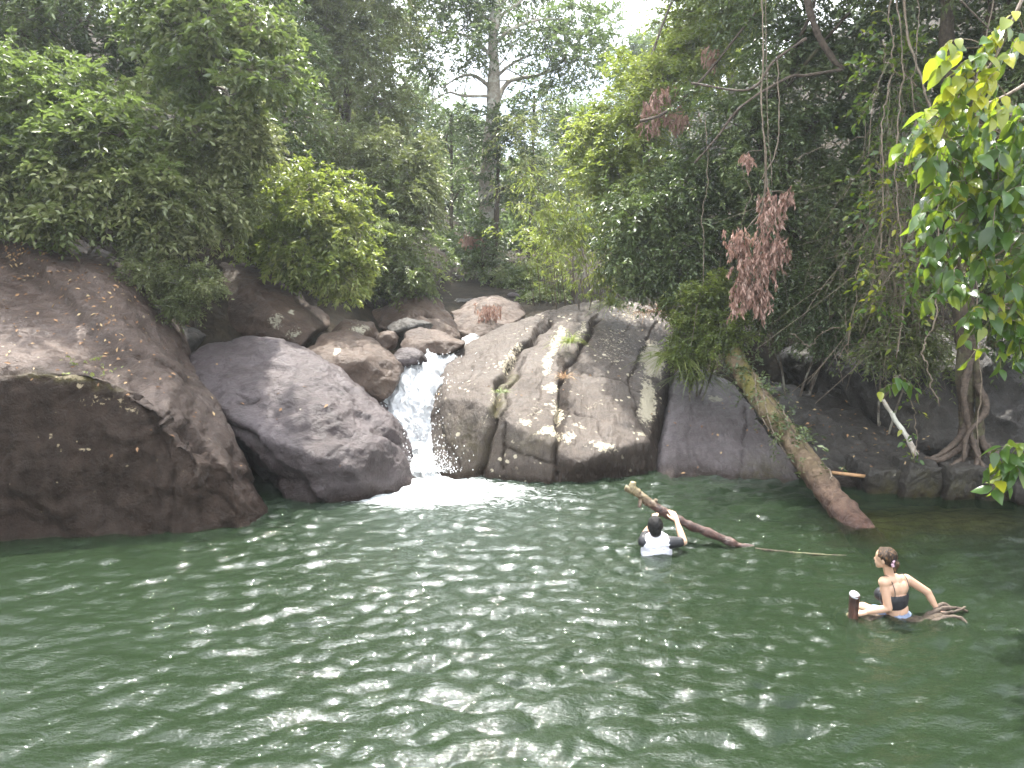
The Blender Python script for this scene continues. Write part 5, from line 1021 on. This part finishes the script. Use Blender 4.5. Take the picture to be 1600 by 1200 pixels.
soft('shorts', [capsule(pel + [-.02, 0, .06], pel + [.02, 0, .06], .15, .15, 16), capsule(pel + [-.09, .03, 0], pel + [-.105, .06, -.3], .11, .095), capsule(pel + [.09, .03, 0], pel + [.115, .05, -.3], .11, .095)], .012, 4, sh_, man)
settle(man)

# --- the log they hold up
n = NT('driftwood'); v = n.obj(); f1 = n.noise(11, 6, .7, v, 1.); gz = n.n('SeparateXYZ'); n.l(v, gz.inputs[0])
pale = n.ramp(n.math('ADD', n.math('MULTIPLY', gz.outputs[2], 1.1), n.math('MULTIPLY', f1, .35)), [(.62, (0, 0, 0)), (.95, (1, 1, 1))])
col = n.mix(pale, n.ramp(f1, [(.35, (.02, .011, .009)), (.62, (.10, .05, .038)), (.75, (.32, .2, .14))]), n.ramp(f1, [(.35, (.09, .065, .03)), (.65, (.42, .35, .2))]))
M['drift'] = n.done(n.princ(col, .45, .5, n.bump(f1, .03, 1.)).outputs[0])
Yl = 8.75
def lp(x_, y_, t_): return Q(x_, y_, 8.95 - .33 * t_)
lg = [lp(992, 768, 0), lp(1004, 776, .05), lp(1018, 787, .12), lp(1044, 804, .28), lp(1077, 820, .45), (lp(1119, 838, .7)), lp(1152, 851, .88), lp(1180, 858, 1.)]
t = thing('log', 'knotted driftwood log lifted out of the water at one end by the person in white', 'log', lg[-1]); mb = MB(); C_ = spline(lg, 80)
mb.tube(C_, np.interp(np.linspace(0, 1, 80), [0, .15, .25, .6, .92, 1], [.052, .050, .057, .052, .042, .036]), 16, None, .35, 5); mb.build('stem', M['drift'], t, True)
for pl, ra, rb in [([lp(996, 771, 0), lp(989, 762, 0), lp(990, 753, 0)], .05, .038), ([lp(994, 770, 0), lp(984, 765, 0), lp(977, 762, 0)], .042, .034), ([lp(1001, 778, .05), lp(999, 784, .05) - [0, .06, 0], lp(997, 790, .05) - [0, .08, 0]], .026, .022), ([lp(1022, 787, .13), lp(1025, 782, .14), lp(1026, 780, .14)], .03, .022)]:
    mb = MB(); mb.tube(spline(pl, 14), np.linspace(ra, rb, 14), 12, None, .3, 8); mb.build('stub', M['drift'], t, True)
settle(t)
mb = MB(); mb.tube(spline([Wn(1180, 858, .01), Wn(1230, 863, -.015), Wn(1290, 867, .004), Wn(1345, 869, -.03)], 40), np.linspace(.02, .008, 40), 6, None, .3, 2); tag(mb.build('floating_twig', M['bark_dark']), 'thin dark twig trailing in the water between the two people', 'twig')

# --- woman sitting on a sunken log, seen from behind, head turned left
Yw = 6.78; hw = Q(1383, 871.5, Yw + .0); nw = Q(1390, 899, Yw + .01); wl = Q(1380.5, 908, Yw - .05); wrr = Q(1415.5, 904, Yw + .05); hip = Q(1402, 972, Yw + .02)
we = Q(1388, 950, Yw - .08); ww_ = Q(1351, 957, Yw - .02); re = Q(1449, 925, Yw + .08); rw_ = Q(1463.5, 951, Yw + .05)
wom = thing('person', 'person sitting on the sunken log in black strappy top and pink hair band', 'person', hip + [0, 0, -.1])
ch = (wl + wrr) / 2
fwd = np.array([-.30, .95, 0.]); lat = np.array([.95, .30, 0.])
face = np.array([-.74, .67, -.06])
def hd(c_, a, b, z): return c_ + face * a + np.cross(face, [0, 0, 1.]) * b + np.array([0, 0, z])
def frame(f): f = norm(np.array(f, float)); s_ = norm(np.cross([0, 0, 1.], f)); return np.stack([f, s_, np.cross(f, s_)], 1)
Rh = frame(face); RT = frame(fwd)
body = [capsule(nw + [.006, 0, -.03], hw + [.018, 0, -.05], .044, .042), ellip(hw + [.005, 0, .008], (.088, .070, .088), Rh), ellip(hd(hw, .035, 0, -.045), (.048, .046, .052), Rh), ellip(hd(hw, .05, 0, -.082), (.028, .026, .022), Rh), ellip(hd(hw, .086, 0, -.022), (.013, .009, .018), Rh), ellip(hd(hw, .076, 0, -.055), (.012, .018, .010), Rh), ellip(hd(hw, -.004, -.068, -.018), (.015, .008, .026), Rh), ellip(hd(hw, -.004, .068, -.018), (.015, .008, .026), Rh),
        capsule(wl + [.02, 0, -.005], wrr - [.02, 0, .005], .045, .045), capsule(nw + [0, 0, .0], ch + [0, 0, -.01], .042, .06, 14, (1.2, .8)),
        ellip(ch + [0, 0, -.075], (.082, .150, .095), RT), ellip(ch + [.004, 0, -.17], (.084, .130, .10), RT), ellip(ch + [.010, 0, -.25], (.078, .108, .09), RT), ellip((ch + hip) / 2 + [.008, 0, -.08], (.085, .118, .09), RT), ellip(hip + [0, 0, .02], (.115, .150, .11), RT),
        ellip(ch + fwd * .075 - lat * .062 + [0, 0, -.165], (.058, .056, .056), RT), ellip(ch + fwd * .075 + lat * .06 + [0, 0, -.165], (.058, .056, .056), RT),
        ellip(wl + [.004, 0, -.012], (.05, .05, .052)), ellip(wrr + [-.004, 0, -.01], (.05, .05, .05)),
        capsule(wl, we, .042, .036), capsule(we, we + (ww_ - we) * .4, .035, .035), capsule(we + (ww_ - we) * .4, ww_, .035, .022), capsule(wrr, re, .043, .036), capsule(re, re + (rw_ - re) * .4, .035, .034), capsule(re + (rw_ - re) * .4, rw_, .034, .022)]
kL = Q(1348, 950, Yw + .15); kR = Q(1366, 955, Yw + .38)
body += [capsule(hip + [-.06, -.02, 0], kL, .088, .056), capsule(hip + [.05, .06, 0], kR - [0, 0, .08], .088, .056), capsule(kL, kL + [-.12, .06, -.4], .05, .034), capsule(kR - [0, 0, .08], kR + [-.1, .1, -.46], .05, .034), capsule(kL + [-.12, .06, -.42], kL + [-.26, .1, -.44], .03, .024), capsule(kR + [-.1, .1, -.48], kR + [-.24, .14, -.5], .03, .024)]
body += hand(ww_, [-1, .0, -.12], [0, 1, .2], [0, -.2, 1], .88, .45, 1) + hand(rw_, [.85, -.1, -.42], [-.1, -1, 0], [.3, 0, 1], .88, .5, 1)
spx = lambda V_: (V_ - ch) @ lat
soft('body', body, .0055, 5, M['skin'], wom, lambda V_: -.008 * np.exp(-((spx(V_) - .004) / .013) ** 2) * (((V_ - ch) @ fwd < 0) & (V_[:, 2] < nw[2] - .04) & (V_[:, 2] > hip[2] + .06)) + .005 * np.exp(-(((np.abs(spx(V_)) - .07) / .03) ** 2) - ((V_[:, 2] - ch[2] + .07) / .05) ** 2) * ((V_ - ch) @ fwd < 0))
tp = M['black_cloth']
def topshell():
    o_ = [ellip(ch + [.004, 0, -.17], (.094, .140, .10), RT, 24), ellip(ch + [.008, 0, -.20], (.090, .131, .10), RT, 24)]
    return o_ + [ellip(ch + fwd * .080 - lat * .062 + [0, 0, -.162], (.064, .062, .062), RT), ellip(ch + fwd * .080 + lat * .06 + [0, 0, -.162], (.064, .062, .062), RT)]
tm_, V_, N_ = to_mesh(topshell(), .006, 2)
keep = (V_[:, 2] > ch[2] - .262 + .03 * spx(V_)) & (V_[:, 2] < ch[2] - .125 + .03 * (((V_ - ch) @ fwd) > .06) * 1.2)
bm = bmesh.new(); bm.from_mesh(tm_); bm.verts.ensure_lookup_table(); bmesh.ops.delete(bm, geom=[bm.verts[i] for i in np.nonzero(~keep)[0]], context='VERTS')
bm.to_mesh(tm_); bm.free(); tm_.polygons.foreach_set('use_smooth', np.ones(len(tm_.polygons), bool)); tm_.name = 'top'; tm_.materials.clear(); o_ = link('top', tm_, tp, wom); so_ = o_.modifiers.new('thickness', 'SOLIDIFY'); so_.thickness = .005; so_.offset = 1
for b_ in (-1, 1):
    s0 = ch + lat * .088 * b_ + [0, 0, .046]; mb = MB(); mb.tube(spline([s0 + fwd * .09 - lat * .02 * b_ + [0, 0, -.15], s0 + fwd * .045 + [0, 0, -.02], s0 + [0, 0, .0], s0 - fwd * .05 + [0, 0, -.03], s0 - fwd * .088 - lat * .006 * b_ + [0, 0, -.10], s0 - fwd * .094 - lat * .012 * b_ + [0, 0, -.18]], 30), .0036, 6); mb.build('strap', tp, wom, True)
M['denim'] = mat_plain('wet_denim', (.17, .21, .30), .6, .3, 40, .4, .003)
soft('shorts', [ellip(hip + [0, 0, .035], (.126, .156, .095), RT, 24), capsule(hip + [-.06, -.02, .0], hip + (kL - hip) * .62, .105, .082), capsule(hip + [.05, .06, 0], hip + (kR - hip) * .5 - [0, 0, .04], .105, .09)], .008, 3, M['denim'], wom, lambda V_: .003 * fbm(V_, 20, 3, 5))
# hair swept back into a low ponytail
bun = Q(1397.5, 880, Yw - .075)
hh_ = [ellip(hd(hw, -.022, 0, .018), (.086, .078, .086), Rh), ellip(hd(hw, -.055, 0, -.02), (.052, .06, .058), Rh)]
for k in range(24):
    a_ = (k - 11.5) * .125; p0 = hd(hw, .052 - .012 * abs(math.sin(a_)), math.sin(a_) * .072, .070 * math.cos(a_) + .018); m_ = hd(hw, -.03, math.sin(a_) * .086, .082 * math.cos(a_) + .012)
    hh_ += [capsule(p0, m_, .007, .012, 6), capsule(m_, bun + (m_ - hw) * .12, .012, .012, 6)]
soft('hair', hh_, .005, 4, M['hair2'], wom, lambda V_: .0012 * fbm(V_ * [1, 1, 1], 70, 2, 1))
soft('ponytail', [ellip(bun + [.012, -.012, -.004], (.03, .03, .03)), capsule(bun + [.01, -.015, -.01], bun + [-.004, -.025, -.08], .024, .008)], .005, 1, M['hair2'], wom, lambda V_: .003 * fbm(V_ * [4, 4, 1], 40, 2, 1))
mb = MB(); a_ = np.linspace(0, 2 * np.pi, 60); ax = norm(np.array([.55, -.75, .05])); A_ = norm(np.cross(ax, [0, 0, 1.])); B_ = np.cross(ax, A_); mb.tube(bun + (.029 + .003 * np.sin(a_ * 9))[:, None] * (np.cos(a_)[:, None] * A_ + np.sin(a_)[:, None] * B_), .0125 + .003 * np.sin(a_ * 11), 8)
mb.build('hair_band', mat_plain('pink_scrunchie', (.75, .5, .6), .7, .2, 60), wom, True)
settle(wom)

# sunken log with a sawn stub and driftwood at its right end
n = NT('wet_stub'); v = n.obj(); f1 = n.noise(14, 6, .7, n.obj((1, 1, .25)), .6)
M['stub'] = n.done(n.princ(n.ramp(f1, [(.35, (.022, .010, .007)), (.65, (.12, .05, .032)), (.8, (.25, .14, .1))]), .3, .6, n.bump(f1, .03, 1.)).outputs[0])
st = Wn(1334, 968, -.25); t = thing('sunken_log', 'dark sunken log with an upright sawn stub, beneath the sitting person', 'log', st); topp = Q(1335, 927, st[1] - .02)
topp[1] = Wn(1334, 966)[1]; topp = Q(1335, 930, topp[1]); mb = MB(); mb.tube(spline([[topp[0], topp[1], -.4], [topp[0], topp[1], .0], topp], 24), .046, 16, None, .1, 3); mb.build('stub', M['stub'], t, True)
mb = MB(); mb.tube([topp - [0, 0, .004], topp + [.002, -.006, .012], topp + [.003, -.012, .018]], [.050, .047, .006], 16, None, .12, 3); mb.build('sawn_end', mat_plain('grey_sawn_wood', (.42, .42, .43), .6, .35, 60), t)
mb = MB(); mb.tube(spline([Wn(1310, 966, -.10), Wn(1340, 972, -.075), Wn(1390, 977, -.07), Wn(1440, 976, -.065), Wn(1480, 972, -.06)], 50), .075, 12, None, .3, 7); mb.build('stem', M['bark_dark'], t, True)
settle(t)
t = thing('driftwood', 'broken brown driftwood poking out of the water under the sitting person\'s hand', 'driftwood', Wn(1470, 965, 0)); mb = MB()
r_ = np.random.default_rng(4)
for pl, ra, rb in [([(1440, 964, -.03), (1462, 960, .03), (1490, 958, .05), (1512, 958, .02)], .03, .014), ([(1450, 970, -.04), (1475, 966, .0), (1500, 968, .02), (1513, 975, -.03)], .03, .012), ([(1458, 962, .0), (1470, 956, .07), (1485, 957, .05)], .026, .02), ([(1470, 962, .02), (1495, 962, .045), (1508, 956, .05)], .018, .008)]:
    mb = MB(); mb.tube(spline([Wn(a_, b_, 0) + [0, 0, z_] for a_, b_, z_ in pl], 24), np.linspace(ra, rb, 24), 9, None, .5, int(ra * 1000)); mb.build('branch', M['bark_root'], t, True)
settle(t)
mb = MB(); mb.tube(spline([Wn(1300, 962, -.09), Wn(1315, 955, -.05), Wn(1335, 950, -.05), Wn(1350, 946, -.1)], 24), np.linspace(.03, .05, 24), 9, None, .4, 2); tag(mb.build('sunken_branch', mat_plain('yellow_wet_wood', (.38, .28, .1), .6, .4, 12)), 'yellowish branch just under the water left of the sawn stub', 'branch')

# ------------------------------------------------------------------ haze
bm = bmesh.new(); bmesh.ops.create_cube(bm, size=1); me = bpy.data.meshes.new('haze'); bm.to_mesh(me); bm.free()
hz = bpy.data.objects.new('haze', me); COL.objects.link(hz); hz.scale = (140, 150, 64); hz.location = (0, 55, 26.5); hz['kind'] = 'stuff'; hz['label'] = 'thin pale humid haze hanging in the valley'; hz['category'] = 'haze'
m_ = bpy.data.materials.new('haze'); m_.use_nodes = True; m_.node_tree.nodes.clear(); o_ = m_.node_tree.nodes.new('ShaderNodeOutputMaterial'); v_ = m_.node_tree.nodes.new('ShaderNodeVolumePrincipled')
v_.inputs['Color'].default_value = (.88, .95, 1, 1); v_.inputs['Density'].default_value = .0010; v_.inputs['Anisotropy'].default_value = .35
m_.node_tree.links.new(v_.outputs[0], o_.inputs['Volume']); me.materials.append(m_)
